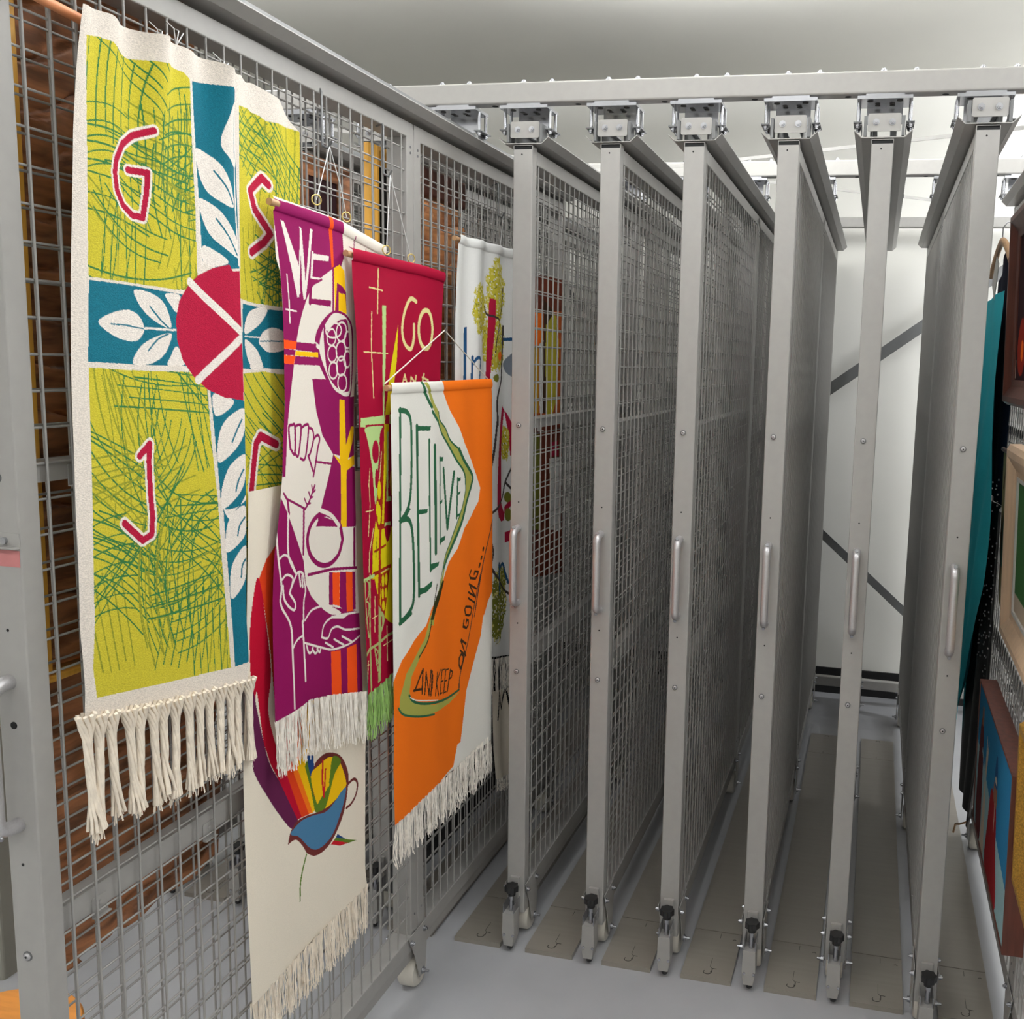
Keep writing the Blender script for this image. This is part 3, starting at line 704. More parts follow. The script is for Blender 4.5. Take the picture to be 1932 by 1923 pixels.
  (0,'olive',0,[-437,1894,-417,1895,-384,1855,-393,1867,-371,1837,-337,1812,-326,1788,-279,1762,-246,1725,-196,1693,-175,1662,-109,1616,-104,1589,-126,1558,-161,1515,-196,1462,-238,1418,-279,1379,-297,1336,-334,1294,-359,1272,-378,1212,-401,1218,-390,1248,-366,1281,-337,1309,-307,1346,-287,1388,-246,1430,-204,1478,-179,1518,-153,1573,-162,1614,-188,1649,-230,1681,-263,1719,-310,1750,-341,1782,-386,1831,-407,1867]),
  (0,'olive',0,[-392,1247,-431,1186,-489,1152,-544,1123,-576,1068,-580,1036,-561,1017,-499,990,-416,962,-328,946,-253,941,-189,954,-262,955,-372,977,-458,1008,-514,1039,-526,1067,-513,1105,-465,1137,-414,1173,-390,1226]),
  (3,'leafgreen',11.0,[-445,1895,-429,1871,-425,1868,-404,1844,-386,1827]),
  (3,'leafgreen',10.4,[-382,1814,-364,1800,-341,1785]),
  (3,'leafgreen',7.7,[-341,1782,-310,1750,-263,1716,-213,1666,-162,1621,-153,1573]),
  (3,'leafgreen',5.7,[-337,1811,-326,1788,-279,1762,-246,1725,-196,1696]),
  (3,'leafgreen',12.0,[-196,1696,-162,1658,-100,1609,-108,1579,-144,1535,-179,1477,-238,1413,-295,1361]),
  (3,'leafgreen',4.4,[-153,1573,-179,1518,-246,1430,-287,1388,-335,1309]),
  (0,'darkol',0,[-304,1327,-294,1321,-324,1285,-359,1254,-378,1228,-397,1232,-378,1263,-359,1290]),
  (3,'darkol',5.3,[-353,1325,-379,1259,-410,1180,-464,1144]),
  (3,'leafgreen',7.5,[-528,1058,-498,1030,-416,996,-281,963,-194,962]),
  (3,'leafgreen',6.0,[-584,1041,-554,1012,-458,973,-372,949]),
  (3,'linen',3.1,[-522,1050,-474,1025,-346,982]),
  (3,'darkgrey',5.3,[41,1451,-13,1351,-50,1253,-82,1163,-40,1292,-123,1113,-184,1013,-194,964]),
  (2,'leafgreen',9.8,[-568,1829,-570,1591,-574,1267]),
  (3,'leafgreen',13.8,[-570,1825,-532,1819,-508,1794,-504,1727,-508,1632,-522,1579,-556,1545]),
  (0,'leafgreen',0,[-529,1573,-512,1564,-549,1538,-569,1534,-569,1547]),
  (3,'leafgreen',14.9,[-569,1541,-526,1537,-502,1498,-493,1401,-496,1318,-519,1290,-573,1270]),
  (0,'leafgreen',0,[-578,1279,-512,1292,-505,1277,-573,1263]),
  (2,'leafgreen',14.1,[-468,1779,-466,1578,-461,1318]),
  (0,'leafgreen',0,[-474,1780,-392,1775,-396,1763,-475,1767]),
  (0,'leafgreen',0,[-467,1555,-410,1549,-413,1539,-467,1540]),
  (0,'leafgreen',0,[-468,1318,-466,1338,-433,1334,-385,1343,-388,1327,-419,1317]),
  (2,'leafgreen',8.9,[-401,1738,-400,1569,-395,1372]),
  (0,'leafgreen',0,[-400,1372,-398,1393,-336,1387,-343,1377]),
  (2,'leafgreen',18.0,[-368,1717,-363,1564,-361,1419]),
  (2,'leafgreen',8.7,[-328,1683,-327,1437]),
  (0,'leafgreen',0,[-332,1685,-297,1682,-300,1670,-332,1673]),
  (0,'leafgreen',0,[-328,1558,-305,1562,-308,1553,-328,1549]),
  (0,'leafgreen',0,[-331,1436,-331,1452,-282,1453,-287,1441]),
  (2,'leafgreen',14.1,[-295,1647,-267,1472]),
  (2,'leafgreen',12.3,[-225,1631,-265,1473]),
  (2,'leafgreen',8.5,[-204,1611,-210,1493]),
  (0,'leafgreen',0,[-209,1612,-186,1611,-188,1602,-209,1601]),
  (0,'leafgreen',0,[-206,1567,-188,1572,-190,1563,-206,1559]),
  (0,'leafgreen',0,[-215,1493,-213,1503,-187,1506,-191,1499]),
  (2,'darkbr',8.2,[-492,1059,-441,1103]),
  (2,'darkbr',7.9,[-441,1103,-447,1036]),
  (2,'darkbr',6.7,[-500,1062,-448,1049]),
  (2,'darkbr',6.2,[-431,1028,-423,1089,-406,1017,-394,1086]),
  (2,'darkbr',7.1,[-387,1080,-395,1013]),
  (2,'darkbr',5.1,[-392,1084,-382,1066,-386,1032,-397,1017]),
  (2,'darkbr',7.1,[-350,1066,-365,1003]),
  (2,'darkbr',5.7,[-327,1066,-358,1038,-341,995]),
  (2,'darkbr',7.3,[-312,1061,-329,994]),
  (2,'darkbr',4.0,[-314,1060,-292,1057]),
  (2,'darkbr',4.2,[-319,1028,-302,1026]),
  (2,'darkbr',4.1,[-329,995,-310,992]),
  (2,'darkbr',7.5,[-282,1052,-298,987]),
  (2,'darkbr',4.3,[-284,1051,-260,1048]),
  (2,'darkbr',4.4,[-290,1020,-272,1017]),
  (2,'darkbr',4.1,[-298,988,-278,984]),
  (2,'darkbr',7.4,[-248,1041,-270,983]),
  (2,'darkbr',5.6,[-248,1041,-234,1030,-242,1016,-260,1016]),
  (2,'darkbr',7.5,[-186,1026,-194,1042,-192,1062,-180,1070,-165,1061,-169,1042,-184,1026]),
  (2,'darkbr',6.5,[-186,1083,-148,1056,-182,1112,-146,1095]),
  (2,'darkbr',6.1,[-148,1092,-180,1116]),
  (2,'darkbr',8.1,[-162,1172,-167,1153,-144,1142,-131,1148,-129,1162,-144,1168,-146,1159]),
  (2,'darkbr',7.4,[-150,1186,-157,1203,-150,1211,-114,1202,-102,1192,-111,1178,-124,1177,-146,1184]),
  (2,'darkbr',6.6,[-130,1233,-82,1208]),
  (2,'darkbr',7.1,[-129,1251,-78,1226,-123,1275,-69,1249]),
  (2,'darkbr',7.7,[-108,1315,-121,1304,-114,1292,-75,1282,-61,1292,-56,1300,-79,1306,-85,1298]),
  (2,'darkbr',9.4,[-50,1315,-45,1323]),
  (2,'darkbr',9.1,[-38,1338,-34,1344]),
  (2,'darkbr',9.6,[-26,1364,-24,1370]),
 ]),
 'b6': dict(x=-0.17,base='linen2',grass=-1,
  L=[-88,2324,-98,2297,-109,2210,-119,2065,-120,1898,-117,1603,-109,1009],R=[469,2333,487,1731,512,881],
  T=[-88,2324,78,2328,339,2332,469,2333],B=[-109,983,181,935,343,900,512,881],S=[
  (5,'yelol',0,[79,2111,58,76]),
  (5,'yelol',0,[218,2177,77,99]),
  (5,'yelol',0,[208,2009,84,85]),
  (5,'yelol',0,[128,2013,25,58]),
  (1,'orange',0,[272,1971,266,1962,252,1955,235,1955,221,1961,216,1970,221,1980,234,1986,252,1987,266,1981]),
  (1,'olive2',0,[227,1898,223,1891,212,1886,199,1886,188,1891,184,1899,188,1906,199,1911,212,1911,223,1906]),
  (0,'navy',0,[-32,2054,-10,2057,-16,1894,-36,1894]),
  (2,'navy',11.3,[18,1965,14,1891]),
  (3,'navy',10.9,[16,1940,38,1959,62,1964,74,1950,62,1890]),
  (0,'red',0,[160,2156,195,2153,194,2080,173,1951,165,1892,137,1893,149,2046]),
  (3,'darkgrey',7.2,[129,2127,144,2104,194,2097,230,2083,204,2022,196,1983]),
  (3,'darkgrey',7.1,[283,2196,271,2133,230,2083]),
  (3,'darkgrey',14.8,[286,2068,281,2001,271,1918,263,1885,225,1852,211,1813,221,1746,219,1769,210,1737,195,1664,175,1604]),
  (0,'navy',0,[291,2033,374,2037,374,2026,291,2022]),
  (1,'steelg',0,[288,1942,319,1969,375,1986,377,1904,321,1911]),
  (0,'red',0,[282,1805,299,1790,283,1718,270,1628,270,1537,275,1466,306,1431,305,1404,272,1405,236,1426,220,1467,221,1543,230,1647,252,1735]),
  (0,'red',0,[299,1790,318,1777,364,1728,367,1626,342,1628,327,1715]),
  (5,'yelol',0,[306,1674,30,59]),
  (0,'red',0,[306,1452,387,1492,388,1466,306,1428]),
  (1,'olive2',0,[353,1480,349,1470,336,1465,321,1467,308,1475,303,1487,308,1497,320,1502,336,1500,348,1492]),
  (1,'olive2',0,[357,1417,353,1404,342,1397,327,1399,315,1409,310,1424,315,1437,326,1444,340,1442,352,1432]),
  (0,'red',0,[310,1361,390,1364,391,1325,311,1324]),
  (3,'darkgrey',9.9,[359,1592,312,1538,287,1489,240,1465,170,1444]),
  (3,'darkgrey',9.5,[311,1538,361,1505]),
  (3,'darkgrey',9.2,[179,1353,195,1310,184,1261,244,1211,293,1179]),
  (5,'olive2',0,[245,1118,76,126]),
  (5,'olive2',0,[276,1189,49,61]),
  (2,'navy',16.5,[245,1260,255,1155]),
  (3,'navy',12.3,[249,1241,293,1253,318,1213,340,1176]),
  (3,'darkgrey',9.0,[180,1255,228,1218,307,1157,351,1131]),
  (3,'darkgrey',5.8,[178,1066,194,1080,177,1103]),
 ]),
 'b7': dict(x=-0.19,base='rustor',grass=-1,
  L=[596,2273,614,1724,633,1129],R=[943,2285,972,1704,1003,1074],
  T=[596,2273,943,2285],B=[633,1129,1003,1074],S=[
  (0,'brownred',0,[579,2285,976,2303,983,2160,583,2141]),
  (0,'orange',0,[583,2137,722,2141,714,2021,587,2008]),
  (0,'gold2',0,[587,2008,679,2010,688,1760,595,1764]),
  (0,'linen2',0,[685,2021,750,2042,774,1756,700,1760]),
  (0,'darkbr',0,[734,2122,773,2083,774,1756,736,1758]),
  (1,'yelol',0,[765,2127,871,2139,915,2047,914,1921,887,1794,786,1745]),
  (0,'darkbr',0,[732,2191,858,2149,736,2082]),
  (0,'brownred',0,[596,1724,1007,1702,1042,1019,616,1112]),
  (0,'olive2',0,[598,1685,703,1678,717,1303,609,1320]),
  (0,'red',0,[829,1638,921,1638,937,1576,844,1579]),
  (0,'linen2',0,[819,1575,979,1568,980,1260,857,1280]),
 ]),
 'b8': dict(x=-0.185,base='cream2',grass=-1,
  L=[234,807,238,711,249,587,273,465],R=[556,730,560,601,567,384],
  T=[234,807,556,730],B=[273,465,567,384],S=[
  (2,'black',10.4,[274,690,292,783,329,710,366,782,393,699]),
 ]),
}
HK = {'h3a': (-0.7635, 2.4282), 'h4a': (-0.482, 2.4194), 'h6': (0.2856, 2.4316), 'h5': (-0.2654, 2.0329), 'r3': [(-0.8625, 2.2948), (-0.7398, 2.2765)], 'r4': [(-0.5719, 2.2217), (-0.4402, 2.216)], 'tw': [(-1.2892, 2.5015), (-1.2475, 2.5159), (-1.1252, 2.5003)], 'stool': (-0.6775, -1.3047, 0.04)}

# ------------------------------------------------------------------ room
def struct(name, mb, m): return mb.build(name, M[m], None, 'structure')
X0R, X1R, Y0R, Y1R = -3.4, 3.8, -5.2, 2.85
struct('floor', MB().box(X0R - .1, X1R + .1, Y0R - .1, Y1R + .1, FL - 0.1, FL), 'floor')
struct('ceiling', MB().box(X0R - .1, X1R + .1, Y0R - .1, Y1R + .1, CEIL, CEIL + 0.1), 'ceil')
struct('wall_back', MB().box(X0R - .1, X1R + .1, Y1R, Y1R + 0.1, FL, CEIL), 'wall')
struct('wall_left', MB().box(X0R - .1, X0R, Y0R, Y1R, FL, CEIL), 'wall')
struct('wall_right', MB().box(X1R, X1R + .1, Y0R, Y1R, FL, CEIL), 'wall')
struct('wall_front', MB().box(X0R - .1, X1R + .1, Y0R - .1, Y0R, FL, CEIL), 'wall')
struct('baseboard_back', MB().box(X0R, X1R, Y1R - 0.012, Y1R, FL, 0.195), 'baseb')
for i, (x, y, sx, sy, p, k) in enumerate(LAMPS):
    lab = 'white linear hanging lamp, %s in the row %s' % (('left', 'middle', 'right')[i % 3], ('above the racks', 'just in front of the racks', 'over the front aisle')[i // 3]) if i < 9 else 'added unseen lamp near the right end, brightening the back wall'
    t = thing('ceiling_lamp', lab, 'lamp', (x, y, LZ), 'hanging lamps')
    ax = 'x' if sx > sy else 'y'
    MB().bbox(-sx / 2 - 0.01, sx / 2 + 0.01, -sy / 2 - 0.01, sy / 2 + 0.01, -0.03, 0.03, 0.01, ax).build('housing', M['lamp'], t)
    for s in (-1, 1):
        q = (s * sx * 0.4, 0) if ax == 'x' else (0, s * sy * 0.4)
        MB().tube([(*q, 0.03), (*q, CEIL - LZ)], 0.003, 8).build('hanging_cable', M['zinc'], t)

# ------------------------------------------------------------------ overhead frame
S_ = 0.2617
X7, X0, XM1 = 6 * S_, -0.2279, -0.2279 - S_
RX = [0 - .0022, S_ + .0065, 2 * S_ - .0059, 3 * S_ + .0019, 4 * S_ - .0018, 5 * S_ + .0014]

def beam(name, y, z0, z1, label, bolts=True, dy=0.05):
    t = thing(name, label, 'beam', (0, y, 0), 'overhead beams')
    MB().bbox(-2.3, 3.2, 0, dy, z0, z1, 0.006, 'x').build('tube', M['paint'], t)
    if bolts:
        for i in range(-3, 10):
            for s in (-0.044, 0.044):
                b = MB(); b.hexbolt((X0 + i * S_ + S_ * 0 + s + (0.0 if i > 0 else 0), dy * 0.5, z1), 'z', 0.009, 0.007)
                b.build('bolt', M['zinc'], t)
        b = MB()
        for i in range(-3, 10):
            b.tube([(X0 + i * S_ + 0.125, dy * 0.55, z0 - 0.0006), (X0 + i * S_ + 0.125, dy * 0.55, z0 + 0.002)], 0.009, 12)
        b.build('bolt_hole', M['hollow'], t)
    return t
beam('overhead_beam', 0.0, 2.714, 2.775, 'front grey overhead beam with bolt heads along its top')
beam('overhead_beam', 1.15, 2.714, 2.775, 'middle grey overhead beam behind the front one')
beam('overhead_beam', 2.62, 2.722, 2.775, 'rear grey overhead beam near the back wall', False)

def hanger():
    t = thing('rail_hanger', '', 'hanger', (0, 0, 0), 'zinc hangers under the overhead beams')
    MB().box(-0.0745, 0.0745, -0.002, 0.1, 2.700, 2.709).box(-0.052, 0.052, 0.0, 0.09, 2.709, 2.714).build('top_plate', M['zinc'], t)
    for x in (-0.04, 0.04):
        MB().tube([(x, 0.022, 2.6985), (x, 0.022, 2.7005)], 0.0085, 12).build('slot_hole', M['slot'], t)
    for x in (-0.02, 0.02):
        for y in (0.05, 0.07):
            MB().tube([(x, y, 2.6990), (x, y, 2.7005)], 0.0075, 12).build('slot_hole', M['slot'], t)
    for s in (-1, 1):
        MB().box(min(s * 0.060, s * 0.083), max(s * 0.060, s * 0.083), 0.02, 0.10, 2.643, 2.646).box(min(s * 0.0597, s * 0.062), max(s * 0.0597, s * 0.062), 0.055, 0.10, 2.625, 2.646).build('side_bracket', M['paint_dark'], t)
        for y in (0.034, 0.085):
            b = MB().tube([(s * 0.0708, y, 2.632), (s * 0.0708, y, 2.70)], 0.005, 8)
            b.hexbolt((s * 0.0708, y, 2.643), '-z', 0.008, 0.007)
            b.build('hanger_bolt', M['zinc'], t)
    MB().box(-0.05, 0.05, 0.095, 0.1, 2.655, 2.70).build('back_plate', M['zinc'], t)
    return t
hg = hanger()
NTH = ['leftmost', 'second', 'third', 'fourth', 'fifth', 'sixth']
hx = [(X0, 'above the banner rack at left')] + [(RX[i], 'above the %s pushed-in rack from the left' % NTH[i]) for i in range(6)] + [(X7, 'above the picture rack at right'), (XM1, 'above the rack behind the banners'), (XM1 - S_, 'at the far left behind the mesh')]
first = True
for yb, nm in ((0.0, 'front beam'), (1.15, 'middle beam')):
    for x, lab in hx:
        o = hg if first else copy_tree(hg)
        first = False
        o.location = (x, yb, 0)
        o['label'] = 'zinc hanger under the %s %s' % (nm, lab)

# diagonal braces of the frame
def brace(pts, w, label):
    a, b = Vector(pts[0]), Vector(pts[1])
    d = (b - a).normalized(); n = Vector((-d.z, 0, d.x)) if abs(d.y) < 0.5 and abs(a.y - b.y) < 0.01 else Vector((-d.y, d.x, 0)).normalized()
    mb = MB()
    if abs(a.y - b.y) < 0.01:
        t = Vector((0, 0.003, 0))
    else:
        t = Vector((0, 0, 0.003))
    vs = [p + s * n * w / 2 + k * t for p in (a, b) for s in (-1, 1) for k in (0, 1)]
    mb.add(vs, [(0, 1, 3, 2), (4, 6, 7, 5), (0, 4, 5, 1), (2, 3, 7, 6), (0, 2, 6, 4), (1, 5, 7, 3)])
    o = mb.build('cross_brace', M['paint_dark'] if abs(a.y - b.y) < 0.01 else M['paint'])
    return tag(o, label, 'brace', 'flat braces of the rack frame')
brace([(0.0, 2.70, 1.24), (2.6, 2.70, 3.20 - 0.05)][:2] and [(-0.6, 2.70, 0.80), (1.95, 2.70, 2.70)], 0.06, 'dark flat steel brace rising to the right across the back wall')
brace([(-0.9, 2.695, 2.50), (1.95, 2.695, 0.02 + 0.02)], 0.045, 'dark flat steel brace falling to the right low on the back wall')
MB().bbox(-2.3, 3.2, 2.66, 2.70, 0.14, 0.195, 0.005, 'x')
tag(MB().bbox(-2.3, 3.2, 2.66, 2.70, 0.14, 0.195, 0.005, 'x').build('floor_rail', M['paint']), 'grey rail low along the foot of the back wall', 'rail')
def strip(p0, p1, label):
    a, b = Vector(p0), Vector(p1); d = (b - a).normalized(); n = Vector((-d.y, d.x, 0)).normalized()
    vs = [p + s * n * 0.0015 + Vector((0, 0, k * 0.012)) for p in (a, b) for s in (-1, 1) for k in (0, 1)]
    o = MB().add(vs, [(0, 1, 3, 2), (4, 6, 7, 5), (0, 4, 5, 1), (2, 3, 7, 6), (0, 2, 6, 4), (1, 5, 7, 3)]).build('top_brace', M['paint'])
    tag(o, label, 'brace', 'thin braces between the overhead beams')
strip((0.05, 1.15, 2.735), (2.62, 0.05, 2.735), 'thin strap running forward to the right between overhead beams')
strip((-1.1, 0.05, 2.725), (0.0, 1.15, 2.725), 'thin strap running back to the right between overhead beams')
strip((0.3, 1.20, 2.73), (2.4, 2.62, 2.73), 'thin strap behind the middle beam running to the rear')

# ------------------------------------------------------------------ sliding mesh racks
RL = 2.62
def make_rack():
    t = thing('sliding_rack', '', 'rack', (0, 0, 0), 'sliding wire mesh racks')
    P = M['paint']
    for y in (0.0, RL - 0.04):
        fp = MB().bbox(-0.03, 0.03, y, y + 0.04, 0.143, 2.582, 0.003)
        for s in (-1, 1): fp.box(min(s * .03, s * .0285), max(s * .03, s * .0285), y + 0.001, y + 0.04, 2.58, 2.5945)
        fp.box(-.03, .03, y + .001, y + .04, 2.593, 2.5945)
        o = fp.build('front_post' if y == 0 else 'rear_post', P, t)
        if y == 0:
            MB().box(-.0285, .0285, .004, .02, 2.5822, 2.593).build('post_opening', M['hollow'], o)
            for z in (1.76, 0.97):
                MB().tube([(-0.005, -0.0012, z), (-0.005, 0.001, z)], 0.0085, 16).build('screw_washer', M['paint_dark'], o)
                b = MB().tube([(-0.005, -0.0045, z), (-0.005, -0.003, z), (-0.005, 0, z)], 0.006, 14, True, rs=[0.004, 0.006, 0.0062]).build('screw', M['handle'], o)
                MB().tube([(-0.005, -0.0048, z), (-0.005, -0.003, z)], 0.0022, 6).build('screw_socket', M['hollow'], o)
            b = MB()
            for z, r in ((2.568, .0024), (1.52, .0024), (1.13, .0024)): b.tube([(-0.003, -0.0006, z), (-0.003, 0.001, z)], r, 12)
            b.build('screw_hole', M['hollow'], o)
    ms = MB()
    for y in (1.2635, 1.3065): ms.bbox(-0.03, 0.03, y, y + 0.0405, 0.2, 2.57, 0.003)
    o = ms.build('middle_post', P, t)
    b = MB()
    for y in (1.284, 1.327):
        for z in (2.52, 2.505, 0.3):
            for s in (-1, 1): b.tube([(s * 0.0296, y, z), (s * 0.0315, y, z)], 0.0035, 8)
    b.build('rivet', M['zinc'], o)
    tr = MB()
    for y0, y1 in ((0.04, 1.30), (1.308, RL - 0.04)): tr.bbox(-0.03, 0.03, y0, y1, 2.543, 2.584, 0.003, 'y')
    tr.build('top_rail', P, t)
    MB().prism([(-0.0786, 2.6185), (-0.0575, 2.6005), (0.0575, 2.6005), (0.0786, 2.6185), (0.0786, 2.616), (0.0585, 2.598), (-0.0585, 2.598), (-0.0786, 2.616)], 'y', 0.0, RL).build('top_channel', P, t)
    MB().prism([(-0.036, 2.601), (0.036, 2.601), (0.036, 2.648), (0.018, 2.648), (0.018, 2.643), (0.031, 2.643), (0.031, 2.606), (-0.031, 2.606), (-0.031, 2.643), (-0.018, 2.643), (-0.018, 2.648), (-0.036, 2.648)], 'y', 0.03, RL - 0.03).build('guide_rail', M['paint_dark'], t)
    eb = MB().bbox(-0.043, 0.047, 0.008, 0.0115, 2.617, 2.664, 0.005, 'y').build('end_bracket', P, t)
    for s in (-1, 1): MB().box(s * 0.0515 - 0.004 + 0.002, s * 0.0515 + 0.004 + 0.002, 0.004, 0.05, 2.604, 2.657).build('bracket_ear', M['paint_dark'], eb)
    for x in (-0.0205, 0.0235): MB().hexbolt((x, 0.008, 2.641), '-y', 0.0068, 0.006).build('bracket_bolt', M['zinc'], eb)
    MB().bbox(-0.03, 0.03, 0.04, RL - 0.04, 0.19, 0.24, 0.003, 'y').box(-0.02, 0.02, 0.02, RL - 0.02, 0.15, 0.19).build('bottom_rail', P, t)
    # wire mesh: two faces, two bays
    for s in (-1, 1):
        for bay, (ya, yb) in enumerate(((0.04, 1.263), (1.348, RL - 0.04))):
            w = MB()
            y = 0.0612 if bay == 0 else 1.366
            while y < yb:
                w.tube([(s * 0.0268, y, 0.235), (s * 0.0268, y, 2.548)], 0.0024, 5, False); y += 0.0512
            z = 1.6645 - 25 * 0.0566
            while z < 2.54:
                if z > 0.25: w.tube([(s * 0.0222, ya, z), (s * 0.0222, yb, z)], 0.0023, 5, False)
                z += 0.0566
            w.build('mesh_panel', M['wire'], t)
    for z0, z1 in ((1.747, 1.779), (0.985, 1.030)):
        for ya, yb in ((0.04, 1.263), (1.348, RL - 0.04)):
            o = MB().prism([(-.018, z0), (.0165, z0), (.0165, z1), (-.018, z1), (-.018, z1 - .002), (.0145, z1 - .002), (.0145, z0 + .002), (-.018, z0 + .002)], 'y', ya, yb).build('stiffener_bar', P, t)
            y = ya + 0.07
            while y < yb:
                k = MB().bbox(0.0165, 0.0185, y, y + 0.035, z0 - 0.012, z0 + 0.024, 0.003, 'x').tube([(0.0185, y + .0175, z0 + .012), (0.0205, y + .0175, z0 + .012)], 0.004, 10)
                k.box(0.0165, 0.026, y, y + 0.035, z0 - 0.012, z0 - 0.010)
                k.build('clip_tab', M['paint'], o)
                y += 0.285
    # handle
    hp = []
    for k in range(7):
        a = math.pi / 2 * k / 6; hp.append((-0.005, -0.010 - 0.030 * math.sin(a), 1.4365 - 0.022 * (1 - math.cos(a))))
    hb = [(p[0] - 0.0, p[1], 1.199 + (1.4365 - p[2])) for p in hp][::-1]
    h = MB().tube([(-0.005, 0.001, 1.4365)] + hp + hb + [(-0.005, 0.001, 1.199)], 0.0118, 14).build('handle', M['handle'], t)
    b = MB()
    for z, d in ((1.436, 0.0), (1.2, 0.0)): b.tube([(-0.005, -0.034, z + (0.008 if z > 1.3 else -0.008)), (-0.005, -0.037, z + (0.0095 if z > 1.3 else -0.0095))], 0.0052, 12)
    b.build('handle_screw', M['zinc'], h)
    # floor lock
    lk = thing_part('floor_lock', t)
    MB().bbox(-0.0165, 0.0165, -0.012, -0.001, 0.165, 0.272, 0.003).build('lock_plate', P, lk)
    MB().prism([(-0.019, 0.175), (0.019, 0.175), (0.021, 0.105), (0.015, 0.0625), (-0.0145, 0.0625), (-0.021, 0.105)], 'y', -0.068, -0.02).build('lock_body', P, lk)
    for x in (-0.0185, 0.0165): MB().box(x, x + 0.002, -0.066, -0.004, 0.172, 0.205).build('lock_bracket', M['zinc'], lk)
    MB().tube([(0.003, -0.045, 0.17), (0.003, -0.045, 0.24)], 0.0075, 14).build('lock_pin', M['zinc'], lk)
    kb = MB(); kn = 14
    ring = [(0.003 + (0.021 + 0.002 * math.cos(7 * 2 * math.pi * i / 28)) * math.cos(2 * math.pi * i / 28), -0.045 + (0.021 + 0.002 * math.cos(7 * 2 * math.pi * i / 28)) * math.sin(2 * math.pi * i / 28)) for i in range(28)]
    kb.prism(ring, 'z', 0.243, 0.262); kb.tube([(0.003, -0.045, 0.229), (0.003, -0.045, 0.244)], 0.013, 14)
    kb.build('lock_knob', M['black'], lk)
    MB().tube([(0.003, -0.054, 0.064), (0.003, -0.054, 0.052), (0.003, -0.054, 0.0475)], 0.0105, 14, rs=[0.011, 0.0105, 0.008]).build('rubber_foot', M['black'], lk)
    b = MB()
    for x in (-0.0135, 0.0165): b.tube([(x, -0.0705, 0.1), (x, -0.067, 0.1)], 0.0045, 12)
    b.build('lock_screw', M['zinc'], lk)
    # castors: front, middle, rear
    for yc in (0.085, 1.325, RL - 0.085):
        cs = thing_part('castor', t)
        MB().tube([(-0.026, yc, FL + 0.05), (-0.02, yc, FL + 0.05), (0.02, yc, FL + 0.05), (0.026, yc, FL + 0.05)], 0.05, 28, rs=[0.045, 0.05, 0.05, 0.045]).build('wheel', M['nylon'], cs)
        for s in (-1, 1):
            pl = MB().prism([(yc - 0.088, 0.245), (yc + 0.030, 0.245), (yc + 0.030, 0.19), (yc + 0.018, 0.077), (yc - 0.018, 0.077), (yc - 0.05, 0.17)], 'x', s * 0.033, s * 0.0355)
            pl.build('fork_plate', P, cs)
        for s in (-1, 1):
            for (dy, z) in ((-0.072, 0.222), (0.012, 0.222), (0.0, FL + 0.05)):
                b = MB(); b.hexbolt((s * 0.0355, yc + dy, z), 'x' if s > 0 else '-x', 0.0085 if z < 0.1 else 0.0065, 0.008)
                if z < 0.1: b.tube([(s * .03, yc, z), (s * .056, yc, z)], .004, 8)
                b.build('castor_bolt', M['zinc'], cs)
    return t

def thing_part(name, parent):
    o = bpy.data.objects.new(name, None); COL.objects.link(o); o.parent = parent; o.empty_display_size = 0.02
    return o
RACKS = [(RX[0], 0, 'leftmost of the six pushed-in grey wire mesh racks'), (RX[1], 0, 'second pushed-in grey mesh rack from the left'), (RX[2], 0, 'third pushed-in grey mesh rack from the left'),
 (RX[3], 0, 'fourth pushed-in grey mesh rack from the left'), (RX[4], 0.002, 'fifth pushed-in rack, seen edge-on before the white wall'), (RX[5], -0.133, 'rightmost pushed-in rack, sitting slightly forward of its neighbours'),
 (X0, -1.617, 'grey mesh rack pulled far out at left, hung with banners'), (X7, -1.45, 'pulled-out mesh rack at right edge, hung with pictures and garments'), (XM1, 0, 'pushed-in mesh rack just behind the banner rack, seen through its mesh'),
 (XM1 - S_, 0, 'second pushed-in rack behind the banner rack'), (XM1 - 2 * S_, 0, 'third pushed-in rack behind the banner rack'), (XM1 - 3 * S_, 0, 'farthest pushed-in rack behind the banner rack, at far left')]
rk = make_rack()
for i, (x, y, lab) in enumerate(RACKS):
    o = rk if i == 0 else copy_tree(rk)
    o.location = (x, y, 0)
    o['label'] = lab
    if y == -1.617: rack_banner = o

# latch with two screws and a red mark on the banner rack's post
lt = thing_part('latch_plate', rack_banner)
MB().bbox(-0.03, 0.03, -0.012, 0.0, 1.652, 1.6545, 0.003, 'z').box(-0.03, 0.03, -0.0015, 0.0, 1.652, 1.675).build('latch_tab', M['paint'], lt)
for x in (-0.022, 0.004): MB().tube([(x, -0.006, 1.663), (x, -0.001, 1.663)], 0.0055, 12).build('latch_screw', M['zinc'], lt)
MB().box(-0.012, 0.028, -0.0006, 0.0, 1.622, 1.648).build('red_mark', M['red'], rack_banner)

MB().tube([(-0.003, -0.0008, 1.365), (-0.003, 0.001, 1.365)], 0.006, 14).build('key_hole', M['hollow'], rack_banner)

